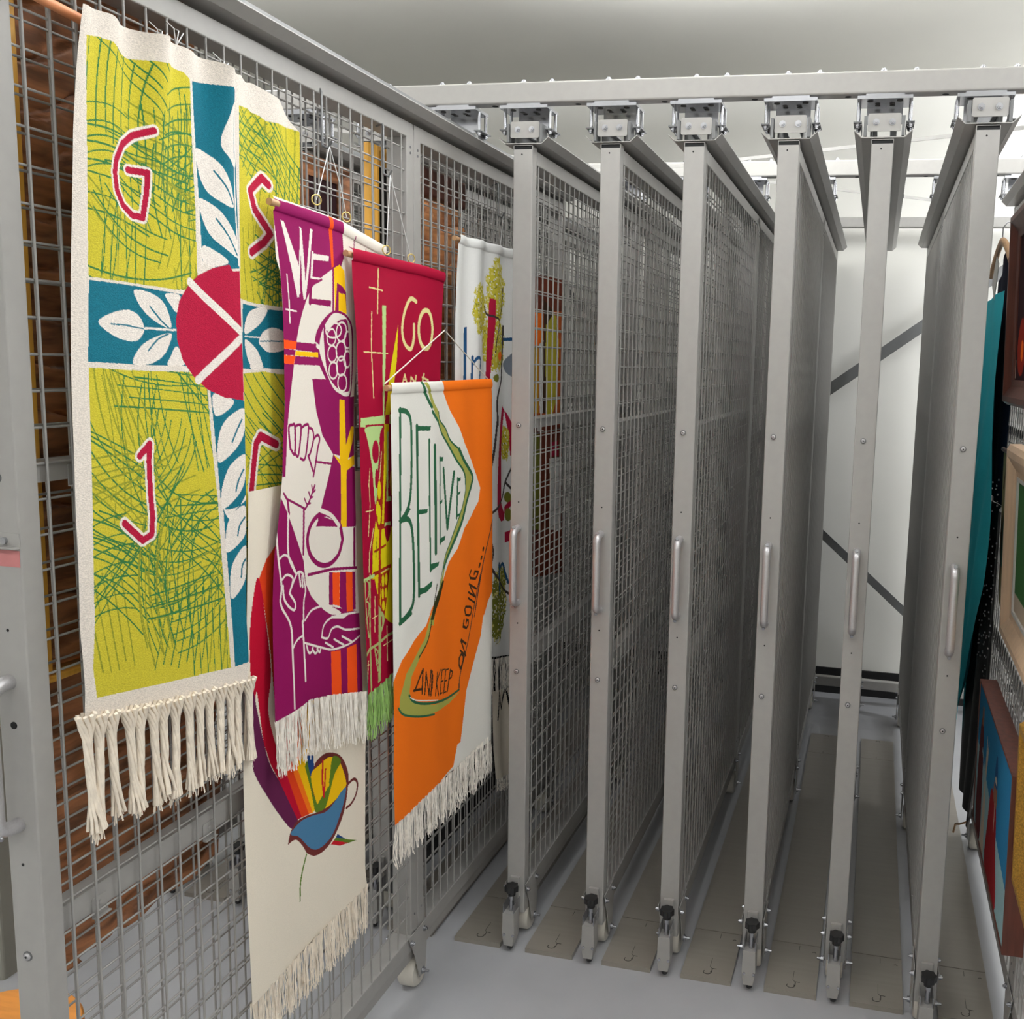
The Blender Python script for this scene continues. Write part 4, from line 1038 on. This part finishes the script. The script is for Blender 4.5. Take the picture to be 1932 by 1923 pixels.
# ------------------------------------------------------------------ floor covers between the racks
def floor_cover():
    t = thing('floor_cover', '', 'floor cover', (0, 0, 0), 'steel floor covers between the racks')
    PZ = FL + 0.016
    MB().box(-0.08, 0.08, -0.055, 0.2, FL, PZ).build('front_section', M['plate'], t)
    MB().box(-0.08, 0.08, 0.203, 1.857, FL, PZ + 0.0005).build('middle_section', M['plate'], t)
    MB().box(-0.08, 0.08, 1.86, 2.115, FL, PZ).build('back_section', M['plate'], t)
    sl = MB(); zt = PZ + 0.0005
    def line(pts, w=0.0022):
        for (a, b) in zip(pts[:-1], pts[1:]):
            a, b = Vector((*a, 0)), Vector((*b, 0)); d = (b - a).normalized(); n = Vector((-d.y, d.x, 0)) * w / 2
            sl.add([(q.x, q.y, zt) for q in (a - n - d * w / 2, b - n + d * w / 2, b + n + d * w / 2, a + n - d * w / 2)] + [(q.x, q.y, zt - .001) for q in (a - n, b - n, b + n, a + n)], [(0, 1, 2, 3), (4, 7, 6, 5), (0, 4, 5, 1), (1, 5, 6, 2), (2, 6, 7, 3), (3, 7, 4, 0)])
    line([(0.0 + 0.012 * math.cos(a) , -0.012 - 0.014 + 0.010 * math.sin(a)) for a in [math.radians(k) for k in range(150, 391, 24)]])
    line([(0.0135, -0.024), (0.0135, -0.004), (0.026, -0.004)]); line([(0.0135, -0.012), (0.0135, -0.006), (0.005, 0.004), (0.005, 0.05)], 0.0012)
    line([(0.012, 0.19), (0.012, 0.165)], 0.0015); line([(0.055, 0.165), (0.062, 0.168), (0.066, 0.164)], 0.002)
    line([(-0.006, 2.088), (-0.006, 2.100), (0.012, 2.100), (0.012, 2.088)]); line([(-0.005, 1.862), (-0.005, 1.885)], 0.0015)
    sl.build('embossed_mark', M['slot'], t)
    return t
fc = floor_cover()
xs = [X0] + RX + [X7]
LAB = ['taupe steel floor cover between the banner rack and the leftmost pushed-in rack'] + ['taupe steel floor cover between the %s and %s pushed-in racks' % (NTH[i], NTH[i + 1]) for i in range(5)] + ['taupe steel floor cover left of the picture rack at right']
for i in range(7):
    o = fc if i == 0 else copy_tree(fc)
    o.location = ((xs[i] + xs[i + 1]) / 2, 0, 0)
    if i == 6: o.location = (5.5 * S_ , 0, 0)
    o['label'] = LAB[i]
for i in range(4):
    o = copy_tree(fc)
    o.location = (X0 - (i + 0.5) * S_, 0, 0)
    o['label'] = 'taupe steel floor cover behind the banner rack, %s lane beyond it' % NTH[i].replace('leftmost', 'first')

# ------------------------------------------------------------------ the hanging banners
def ring(mb, c, R, r, tilt=0.0):
    pts = [(c[0] + R * math.sin(a) * math.sin(tilt), c[1] + R * math.sin(a) * math.cos(tilt), c[2] + R * math.cos(a)) for a in [2 * math.pi * k / 16 for k in range(17)]]
    return mb.tube(pts, r, 6, False)

def grass(seed, quads):
    """bundles of parallel curved strokes, like blades drawn with a dry brush"""
    random.seed(seed); out = []
    for (y0, y1, z0, z1, n) in quads:
        for _ in range(n):
            cy, cz = random.uniform(y0, y1), random.uniform(z0, z1)
            ang = random.choice([random.uniform(1.3, 1.9), random.uniform(0.4, 1.0), random.uniform(2.1, 2.8), random.uniform(-0.2, 0.3), random.uniform(1.3, 1.9)])
            cur = random.uniform(-1.1, 1.1); ln = random.uniform(150, 330); sp = random.uniform(15, 27); k = random.randint(3, 7)
            col = 'grass' if random.random() < 0.66 else 'grass2'
            fan = random.uniform(-0.07, 0.07)
            for j in range(k):
                l2 = ln * random.uniform(0.75, 1.1)
                a2 = ang + fan * (j - k / 2) - cur / 2
                py = cy - math.sin(ang) * sp * (j - k / 2) - math.cos(ang) * l2 / 2
                pz = cz + math.cos(ang) * sp * (j - k / 2) - math.sin(ang) * l2 / 2
                pts = []
                for s in range(6):
                    pts += [py, pz]
                    aa = a2 + cur * s / 5
                    py += math.cos(aa) * l2 / 5; pz += math.sin(aa) * l2 / 5
                out.append((3, col, random.uniform(2.0, 3.2) if col == 'grass' else random.uniform(2.4, 3.6), pts))
    return out

ZERO = lambda u, v, y, z: 0 * u
b = thing('cross_banner', 'tall green and teal leaf-cross banner with red letters and twisted tassels', 'banner', group='fabric banners on the left rack')
def fold1(u, v, y, z):
    d = np.exp(-v * 5.5)
    return 0.012 * d * np.sin(u * 15 + 0.6) + 0.010 * np.exp(-v * 9) * np.sin(u * 27 + 2) + 0.006 * np.sin(u * 5.2 + v * 3) * (1 - d) + 0.004 * np.sin(v * 9 + u * 2) * (1 - u)
cloth('front_panel', ART['b1'], 0.0013, 0.0011, fold1, M['rough'], b, grass(3, [(-1500, -1200, 1990, 2450, 30), (-1510, -1170, 1400, 1900, 38)]))
cloth('folded_side', ART['b1r'], 0.0018, 0.0014, lambda u, v, y, z: 0.004 + 0.009 * np.exp(-v * 7) * np.sin(u * 12 + 1) + 0.003 * np.sin(u * 9 + v * 2), M['rough'], b, grass(8, [(-1090, -870, 2040, 2400, 14), (-1090, -870, 1400, 1900, 12)]))
MB().tube([(-0.186, -1.60, 2.480), (-0.188, -1.25, 2.458)], 0.008, 12).build('rod', M['orangerod'], b)
base1 = poly_at(ART['b1']['B'], 15)
random.seed(11)
for i in range(15):
    y, z = base1[i]
    L = 0.175 + 0.02 * random.random() + (0.02 if i < 2 else 0) - 0.008 * i / 14
    mb = MB(); y += random.uniform(-.007, .007); sw = random.uniform(-0.013, 0.013)
    for k in range(9):
        ph = 2 * math.pi * k / 9; tw = random.choice((5, 6, 7))
        pts = []; rs = []
        for s in range(11):
            q = s / 10
            R = 0.0095 * (1 - min(1, q / 0.22)) * 1.25 + random.uniform(0.0040, 0.0056) * 0 + 0.0046 + (0.007 * max(0, (q - 0.75) / 0.25) if i % 3 else 0.012 * max(0, (q - 0.7) / 0.3))
            a = ph + tw * min(q, 0.85)
            pts.append((-0.161 + R * 0.7 * math.cos(a), y + sw * q * q + R * math.sin(a), z + 0.006 - L * q)); rs.append(0.0036 if q < 0.85 else 0.0028)
        mb.tube(pts, 0.003, 5, True, rs)
    for k in range(16):
        a = random.uniform(0, 6.28); r2_ = random.uniform(0.004, 0.013)
        mb.tube([(-0.163, y + sw * .5, z - L * .78), (-0.163 + r2_ * .7 * math.cos(a), y + sw + r2_ * math.sin(a), z - L * random.uniform(.98, 1.08))], 0.0009, 3, False)
    mb.build('tassel', M['cotton'], b)

def hook_thing(y, z, label, xo=-0.196, up=0.12):
    t = thing('mesh_hook', label, 'hook', (0, 0, 0), 'grey hooks on the mesh')
    MB().tube([(xo - .02, y, z + up), (xo - 0.002, y, z + up + .006), (xo, y, z + up), (xo, y, z)], 0.004, 8, flat=0.5).build('strap', M['paint_dark'], t)
    MB().tube([(xo, y, z + .003), (xo + 0.014, y, z - 0.004), (xo + 0.022, y + 0.001, z + 0.012)], 0.0032, 8).build('hook_tip', M['paint_dark'], t)
    return t

def banner(name, label, key, du, dv, fold, m, fr=None, rod=None, bulge=0.005):
    b = thing(name, label, 'banner', group='fabric banners on the left rack')
    H_ = abs(ART[key]['L'][1] - ART[key]['L'][-1]) / 1000
    f2 = (lambda u, v, y, z: fold(u, v, y, z) + bulge * np.sqrt(np.clip(1 - ((v * H_ - 0.014) / 0.0145) ** 2, 0, 1))) if rod else fold
    cloth('cloth', ART[key], du, dv, f2, M[m], b)
    if fr: fringe(ART[key], fr[0], fr[1], M[fr[2]], b, fr[3], ln2=fr[4] if len(fr) > 4 else None)
    a = ART[key]
    if rod:
        x = a['x'] - 0.003; T = a['T']
        MB().tube([(x, T[0] / 1000 - rod[0], T[1] / 1000 - 0.013), (x, T[0] / 1000 + 0.015, T[1] / 1000 - 0.014)], rod[1], 12).build('rod', M[rod[2]], b)
    return b
banner('rainbow_banner', 'long cream banner with a rainbow sweep and blue bird-shaped jug', 'b2', 0.0019, 0.0011, lambda u, v, y, z: 0.003 + 0.004 * np.sin(u * 7 + 1.5) + 0.002 * np.sin(u * 3 + v * 8), 'cloth', (430, 0.115, 'cotton', 2))
bw = banner('grape_banner', 'magenta and cream banner reading WE with grapes, fist and hands', 'b3', 0.0016, 0.0011, lambda u, v, y, z: -0.004 - 0.008 * u ** 3 + 0.005 * np.sin(u * 6 + 0.5) * v + 0.002 * np.sin(v * 14), 'cloth', (420, 0.12, 'linenyarn', 3), (0.012, 0.0075, 'rod'))
bg = banner('crimson_banner', 'crimson banner with GO in pale letters and a mint fringe', 'b4', 0.0019, 0.0011, lambda u, v, y, z: 0.004 + 0.004 * np.sin(u * 9) * (1 - v * .4), 'cloth', (330, 0.12, 'mintyarn', 4), (0.012, 0.0075, 'rod'))
bb = banner('believe_banner', 'white and orange banner reading BELIEVE, hung on a cord', 'b5', 0.0021, 0.0011, lambda u, v, y, z: 0.0035 * np.sin(u * 21) * (1 - v * .6) + 0.004 * np.sin(u * 8), 'cloth', (420, 0.115, 'linenyarn', 5, 0.13), (0.016, 0.0075, 'rod'))
bt = banner('tree_banner', 'pale banner with a yellow tree and blue lettering, partly behind the post', 'b6', 0.003, 0.0014, lambda u, v, y, z: 0.007 * np.sin(u * 24 + 1) * (1 - v * .5), 'cloth', (240, 0.115, 'linenyarn', 6), (0.02, 0.0075, 'rod'))
banner('orange_banner', 'rust and yellow banner seen through the leftmost pushed-in mesh rack', 'b7', 0.005, 0.002, ZERO, 'cloth')
banner('low_cream_banner', 'narrow cream banner low behind the BELIEVE banner', 'b8', 0.003, 0.002, lambda u, v, y, z: 0.006 * np.sin(u * 14), 'cloth', (90, 0.05, 'linenyarn', 7))
# hems, rings, cords, hooks
def rings_on(b, x, pts, R=0.011):
    for y, z in pts: ring(MB(), (x, y, z), R, 0.0016, 0.5).build('hanging_ring', M['brass'], b)
def wire(b, pts, r=0.0011, m='wire_hang', name='hanging_wire'): MB().tube(pts, r, 6).build(name, M[m], b)
h1y, h1z = HK['h3a']; h2y, h2z = HK['h4a']
rings_on(bw, -0.152, HK['r3']); rings_on(bg, -0.142, HK['r4'])
hook_thing(h1y, h1z, 'grey strap hook on the mesh above the WE banner')
hook_thing(h2y, h2z, 'grey strap hook on the mesh above the crimson banner')
hook_thing(*HK['h6'], 'grey strap hook on the mesh above the tree banner', up=0.1)
ht = hook_thing(*HK['h5'], 'small grey hook holding the cord of the BELIEVE banner', up=0.03)
MB().tube([(-0.18, HK['h5'][0], HK['h5'][1]), (-0.128, HK['h5'][0], HK['h5'][1]), (-0.124, HK['h5'][0], HK['h5'][1] + 0.012)], 0.0025, 8).build('hook_arm', M['paint_dark'], ht)
wire(bw, [(-0.178, h1y, h1z), (-0.152, *HK['r3'][0])]); wire(bw, [(-0.178, h1y, h1z), (-0.165, (h1y + HK['r3'][1][0]) / 2 + .01, HK['r3'][1][1] + .07), (-0.152, *HK['r3'][1])])
wire(bg, [(-0.178, h2y, h2z), (-0.142, *HK['r4'][0])]); wire(bg, [(-0.178, h2y, h2z), (-0.142, *HK['r4'][1])])
wire(bb, [(-0.122, -0.625, 1.892), (-0.130, HK['h5'][0], HK['h5'][1] + .004), (-0.122, 0.035, 1.895)], 0.0018, 'string', 'hanging_cord')
wire(bt, [(-0.178, HK['h6'][0], HK['h6'][1]), (-0.175, HK['h6'][0] - .03, 2.335)]);
for y, z in HK['tw']:
    mb = MB()
    for k in range(3): mb.tube([(-0.185, y, z - .02), (-0.178, y + .012 * (k - 1), z + .006), (-0.187, y + .02 * (k - 1), z + .016 - .006 * k)], 0.0012, 5)
    mb.build('wire_twist', M['wire_hang'], b)
# ------------------------------------------------------------------ wooden carvings and frames behind the banner rack's mesh
def carving(name, label, x, y0, y1, z0, z1, m, seed, edge=None, top=None, amp=0.02, period=0.085):
    t = thing(name, label, 'carving', group='carved wooden panels behind the mesh')
    ny, nz = int((y1 - y0) / 0.006), int((z1 - z0) / 0.004)
    Y, Z = np.meshgrid(np.linspace(y0, y1, ny), np.linspace(z1, z0, nz))
    rng = np.random.RandomState(seed)
    ph = rng.uniform(0, 6, 8)
    zz = Z + 0.03 * np.sin(Y * 9 + ph[0]) + 0.02 * np.sin(Y * 23 + ph[1] + Z * 4)
    saw = (zz / period) % 1.0
    H = amp * (saw ** 0.7) * (saw < 0.93) + 0.006 * np.sin(Y * 40 + ph[2] + 3 * np.floor(zz / period))
    H[0] = H[-1] = -0.02; H[:, 0] = H[:, -1] = -0.02
    grid_mesh('carved_relief', np.dstack([x + H, Y, Z]), None, M[m], t)
    MB().box(x - 0.03, x - 0.02 + 0.004, y0, y1, z0, z1).build('backing_board', M[m], t)
    if edge: MB().bbox(x - 0.03, x + 0.03, y0 - edge, y0, z0, z1, 0.004).build('edge_strip', M['yellow_wood'], t)
    if top: MB().bbox(x - 0.03, x + 0.028, y0, y1, z1, z1 + top, 0.004, 'y').build('top_strip', M['yellow_wood'], t)
    return t
carving('carved_panel', 'large dark brown carved wooden panel with yellow edge behind the left mesh', -0.322, -1.475, -1.03, 1.402, 2.585, 'carve', 2, 0.05)
carving('carved_panel', 'lower brown carved wooden panel below the large one, behind mesh', -0.315, -1.50, -1.04, 0.835, 1.385, 'carve', 5, None, 0.012, 0.012, 0.11)
carving('carved_panel', 'orange-brown carved wooden panel at the top of the second mesh bay', -0.315, -0.06, 0.235, 1.62, 2.44, 'carve_lt', 9, None, None, 0.03, 0.12)
tag(MB().bbox(-0.33, -0.29, -0.06, 0.245, 2.445, 2.53, 0.01, 'y').build('dark_board', M['dark_wood']), 'dark board above the orange carved panel', 'board')
def frame_obj(name, label, x, y0, y1, z0, z1, w, d, m, grp, canvas=None, tilt=0.0, face=1, bev=0.4, cat='picture', inner=None):
    """mitred picture frame; face=+1 looks to +x, -1 looks to -x"""
    t = thing(name, label, cat, (x, (y0 + y1) / 2, z0), grp)
    if tilt: t.rotation_euler = (0, tilt, 0)
    hw, h = (y1 - y0) / 2, z1 - z0
    prof = [(0, 0), (0, d * bev), (w * 0.15, d), (w * 0.35, d), (w * 0.75, d * 0.55), (w, d * 0.45), (w, 0)]
    mb = MB(); rings_ = []
    for (o, e) in prof:
        rings_.append([(face * e, -hw + o, o), (face * e, hw - o, o), (face * e, hw - o, h - o), (face * e, -hw + o, h - o)])
    vs = [p for r in rings_ for p in r]; fs = []
    n = len(prof)
    for i in range(n):
        j = (i + 1) % n
        for k in range(4):
            fs.append((i * 4 + k, i * 4 + (k + 1) % 4, j * 4 + (k + 1) % 4, j * 4 + k))
    mb.add(vs, fs).build('frame', M[m], t)
    if canvas:
        ny, nz = max(2, int((2 * hw - 2 * w) / 0.004)), max(2, int((h - 2 * w) / 0.004))
        Y, Z = np.meshgrid(np.linspace(-hw + w * .9, hw - w * .9, ny), np.linspace(h - w * .9, w * .9, nz))
        P = np.stack([(-Y if face < 0 else Y).ravel() * 1000 + 0, Z.ravel() * 1000], 1)
        C = paint_points(P, canvas[0], canvas[1])
        grid_mesh('canvas', np.dstack([np.full_like(Y, face * d * (0.35 if w > 0.02 else 0.94)), Y, Z]), C, M['satin'], t)
        MB().box(min(0, face * .002), max(0, face * .002), -hw + w * .5, hw - w * .5, w * .5, h - w * .5).build('backboard', M['dark_wood'], t)
    if inner:
        q = w * .93; iw = inner[0]; mb = MB(); e = face * d * .5
        R_ = [[(ee, -hw + o, o), (ee, hw - o, o), (ee, hw - o, h - o), (ee, -hw + o, h - o)] for o, ee in ((q, face * d * .36), (q, e), (q + iw, e), (q + iw, face * d * .36))]
        vs = [p for r in R_ for p in r]
        fs = [(i * 4 + k, i * 4 + (k + 1) % 4, ((i + 1) % 4) * 4 + (k + 1) % 4, ((i + 1) % 4) * 4 + k) for i in range(4) for k in range(4)]
        mb.add(vs, fs).build('inner_lip', M[inner[1]], t)
    return t
BG = 'framed pieces seen through the left mesh'
frame_obj('picture_frame', 'brown carved frame just right of the cross banner, behind mesh', -0.32, -0.70, -0.47, 1.45, 2.44, 0.05, 0.035, 'carve', BG, ('dkpaint', []))
frame_obj('picture_frame', 'yellow gilt frame edge near the middle post, behind mesh', -0.32, -0.36, -0.12, 1.5, 2.53, 0.052, 0.035, 'yellow_wood', BG, ('black', []))
frame_obj('picture_frame', 'dark frame low behind the right mesh bay of the banner rack', -0.32, -0.25, 0.9, 0.30, 1.25, 0.06, 0.035, 'black', BG, ('black', []))

# ------------------------------------------------------------------ pulled-out rack at right: garments and pictures
RG = 'garments hung on the right rack'
def garment_art(x, L, R, T, B, base, S=()): return dict(x=x, L=L, R=R, T=T, B=B, base=base, S=list(S), grass=0)
t = thing('navy_garment', 'dark navy garment on a wooden hanger with a paper tag', 'garment', group=RG)
cloth('cloth', garment_art(1.52, [1330, 2330, 1350, 1900, 1340, 1500], [740, 2340, 730, 1900, 740, 1500], [1330, 2330, 1200, 2390, 1040, 2440, 900, 2400, 740, 2340], [1340, 1500, 740, 1500], 'navycl'), 0.008, 0.008, lambda u, v, y, z: 0.007 * np.sin(u * 14), M['cloth'], t)
hgp = [(1.492, 1.04 + s * 0.30 * k / 8, 2.452 - 0.10 * (k / 8) ** 1.5) for s in (1,) for k in range(8, -1, -1)] + [(1.492, 1.04 - 0.30 * k / 8, 2.452 - 0.10 * (k / 8) ** 1.5) for k in range(1, 9)]
MB().tube(hgp, 0.011, 8, flat=1.3).build('hanger', M['rod'], t)
MB().tube([(1.492, 1.04, 2.46), (1.492, 1.04, 2.50), (1.505, 1.03, 2.52), (1.53, 1.03, 2.515)], 0.0025, 8).build('hanger_hook', M['zinc'], t)
MB().add([(1.478, 1.06, 2.40), (1.474, 0.93, 2.36), (1.47, 0.96, 2.23), (1.472, 1.10, 2.30)], [(0, 1, 2, 3)]).add([(1.480, 1.06, 2.40), (1.476, 0.93, 2.36), (1.472, 0.96, 2.23), (1.474, 1.10, 2.30)], [(3, 2, 1, 0)]).build('paper_tag', M['paper'], t)
t = thing('teal_garment', 'long teal silk garment hanging beside the dark frame', 'garment', group=RG)
cloth('cloth', garment_art(1.478, [1360, 2250, 1420, 1600, 1480, 900, 1445, 420], [760, 2250, 700, 1850, 700, 1650, 760, 1200, 1000, 800, 1390, 410], [1360, 2250, 760, 2250], [1445, 420, 1390, 410], 'tealcl'), 0.005, 0.005,
      lambda u, v, y, z: 0.010 * np.sin(u * 16 + v * 9) * np.clip(v * 3, 0, 1) + 0.006 * np.sin(u * 7 - v * 14), M['satin'], t)
t = thing('black_garment', 'long black beaded garment low behind the teal one', 'garment', group=RG)
cl = cloth('cloth', garment_art(1.512, [1420, 1500, 1450, 900, 1300, 250], [560, 1500, 540, 900, 830, 240], [1420, 1500, 560, 1500], [1300, 250, 830, 240], 'black'), 0.01, 0.01, lambda u, v, y, z: 0.012 * np.sin(u * 18), M['sequin'], t)
random.seed(4); mb = MB()
for k in range(90):
    yy, zz = random.uniform(0.56, 0.9), random.uniform(0.9, 1.6)
    mb.box(1.496, 1.5, yy, yy + .006, zz, zz + .006)
mb.build('bead_trim', M['zinc'], t)
MB().tube([(1.50, .84, .26), (1.48, .86, .24), (1.47, .92, .21), (1.465, .93, .17)], 0.004, 6).build('loose_tie', M['rod'], t)
PG = 'framed pictures on the right rack'
frame_obj('framed_picture', 'dark reddish wood framed dark painting at the right edge, uppermost', 1.54, 0.02, 0.715, 1.86, 2.50, 0.085, 0.045, 'dark_wood', PG,
   ('dkpaint', [(1, 'glow', 0, [-200, 120, -120, 100, -60, 160, -80, 260, -170, 280, -230, 200]), (1, 'orange', 0, [-150, 160, -110, 150, -100, 200, -140, 210]), (0, 'stone', 0, [-268, 92, -250, 92, -252, 150, -270, 150])]), -0.03, -1, 0.6)
frame_obj('framed_picture', 'pale wood deep frame at the right edge, below the dark one', 1.54, -0.42, 0.335, 1.14, 1.75, 0.10, 0.045, 'pale_wood', PG, ('greenp', [(0, 'stone', 0, [-400, 60, 400, 60, 400, 160, -400, 160])]), -0.035, -1, 0.75, inner=(0.012, 'paper'))
SK = [(0, 'palesky', 0, [-500, 0, 500, 0, 500, 150, 120, 210, -100, 260, -500, 300]), (1, 'robe2', 0, [-350, 20, -220, 20, -235, 300, -265, 390, -310, 400, -345, 300]), (1, 'skin', 0, [-305, 385, -265, 385, -268, 440, -300, 440]), (0, 'stone', 0, [-215, 0, -110, 0, -130, 250, -110, 330, -100, 400, -125, 350, -150, 400, -160, 250]), (0, 'palesky', 0, [-260, 300, 350, 60, 350, 75, -260, 315]),
      (1, 'robe', 0, [-60, 10, 210, 10, 160, 180, 130, 280, 60, 300, 0, 280, -40, 160]), (1, 'skin', 0, [60, 285, 130, 280, 125, 350, 70, 350]), (1, 'navy', 0, [65, 340, 130, 340, 112, 420, 85, 420]), (2, 'stone', 12, [100, 280, 95, 200]), (1, 'stone', 0, [80, 345, 118, 345, 110, 360, 84, 360])]
frame_obj('framed_picture', 'dark-framed blue painting of two standing robed figures, low on the right rack', 1.537, -0.30, 0.52, 0.43, 0.93, 0.010, 0.055, 'dark_wood', PG, ('sky', SK), -0.02, -1, 0.97)
frame_obj('framed_picture', 'ornate gilt frame at the lower right edge', 1.54, -1.0, -0.30, 0.64, 1.09, 0.08, 0.05, 'gilt', PG, ('stone', []), -0.03, -1, 0.5)
t = thing('olive_banner', 'faded olive hanging with a small tree, between teal garment and pale frame', 'banner')
cloth('cloth', garment_art(1.516, [720, 1700, 650, 1450, 560, 1200], [330, 1700, 330, 1450, 330, 1150], [720, 1700, 330, 1700], [560, 1200, 330, 1150], 'olcloth',
   [(1, 'tree', 0, [600, 1330, 520, 1330, 500, 1420, 540, 1530, 590, 1500]), (0, 'violet', 0, [480, 1330, 440, 1330, 440, 1430, 490, 1440]), (2, 'darkbr', 6, [560, 1230, 570, 1330]), (0, 'darkbr', 0, [660, 1570, 640, 1660, 630, 1570]), (0, 'darkbr', 0, [600, 1560, 590, 1650, 580, 1560]), (0, 'darkbr', 0, [540, 1560, 535, 1650, 525, 1560]), (0, 'violet', 0, [500, 1540, 490, 1650, 470, 1540])]), 0.005, 0.005, ZERO, M['cloth'], t)
MB().tube([(1.516, .34, 1.702), (1.516, .74, 1.702)], 0.008, 8).build('rod', M['dark_wood'], t)

# ------------------------------------------------------------------ things at the far left edge
t = thing('steel_cabinet', 'plain grey cabinet at the far left behind the banner rack post', 'cabinet', (-1.75, -0.35, FL))
MB().bbox(-0.6, 0.33, -0.25, 0.25, 0.0, 2.0, 0.01).build('body', M['cab'], t)
MB().box(-0.075, -0.072, -0.252, -0.249, 0.05, 1.95).build('door_gap', M['slot'], t)
t = thing('wooden_stool', 'round orange wooden stool top at the lower left corner', 'stool', HK['stool'])
MB().tube([(0, 0, 0.43), (0, 0, 0.435), (0, 0, 0.465), (0, 0, 0.47)], 0.17, 40, rs=[0.165, 0.17, 0.17, 0.165]).build('seat', M['stool'], t)
for a in (45, 135, 225, 315):
    c, s = math.cos(math.radians(a)), math.sin(math.radians(a))
    MB().tube([(c * .15, s * .15, 0), (c * .11, s * .11, 0.44)], 0.014, 10).build('leg', M['stool'], t)
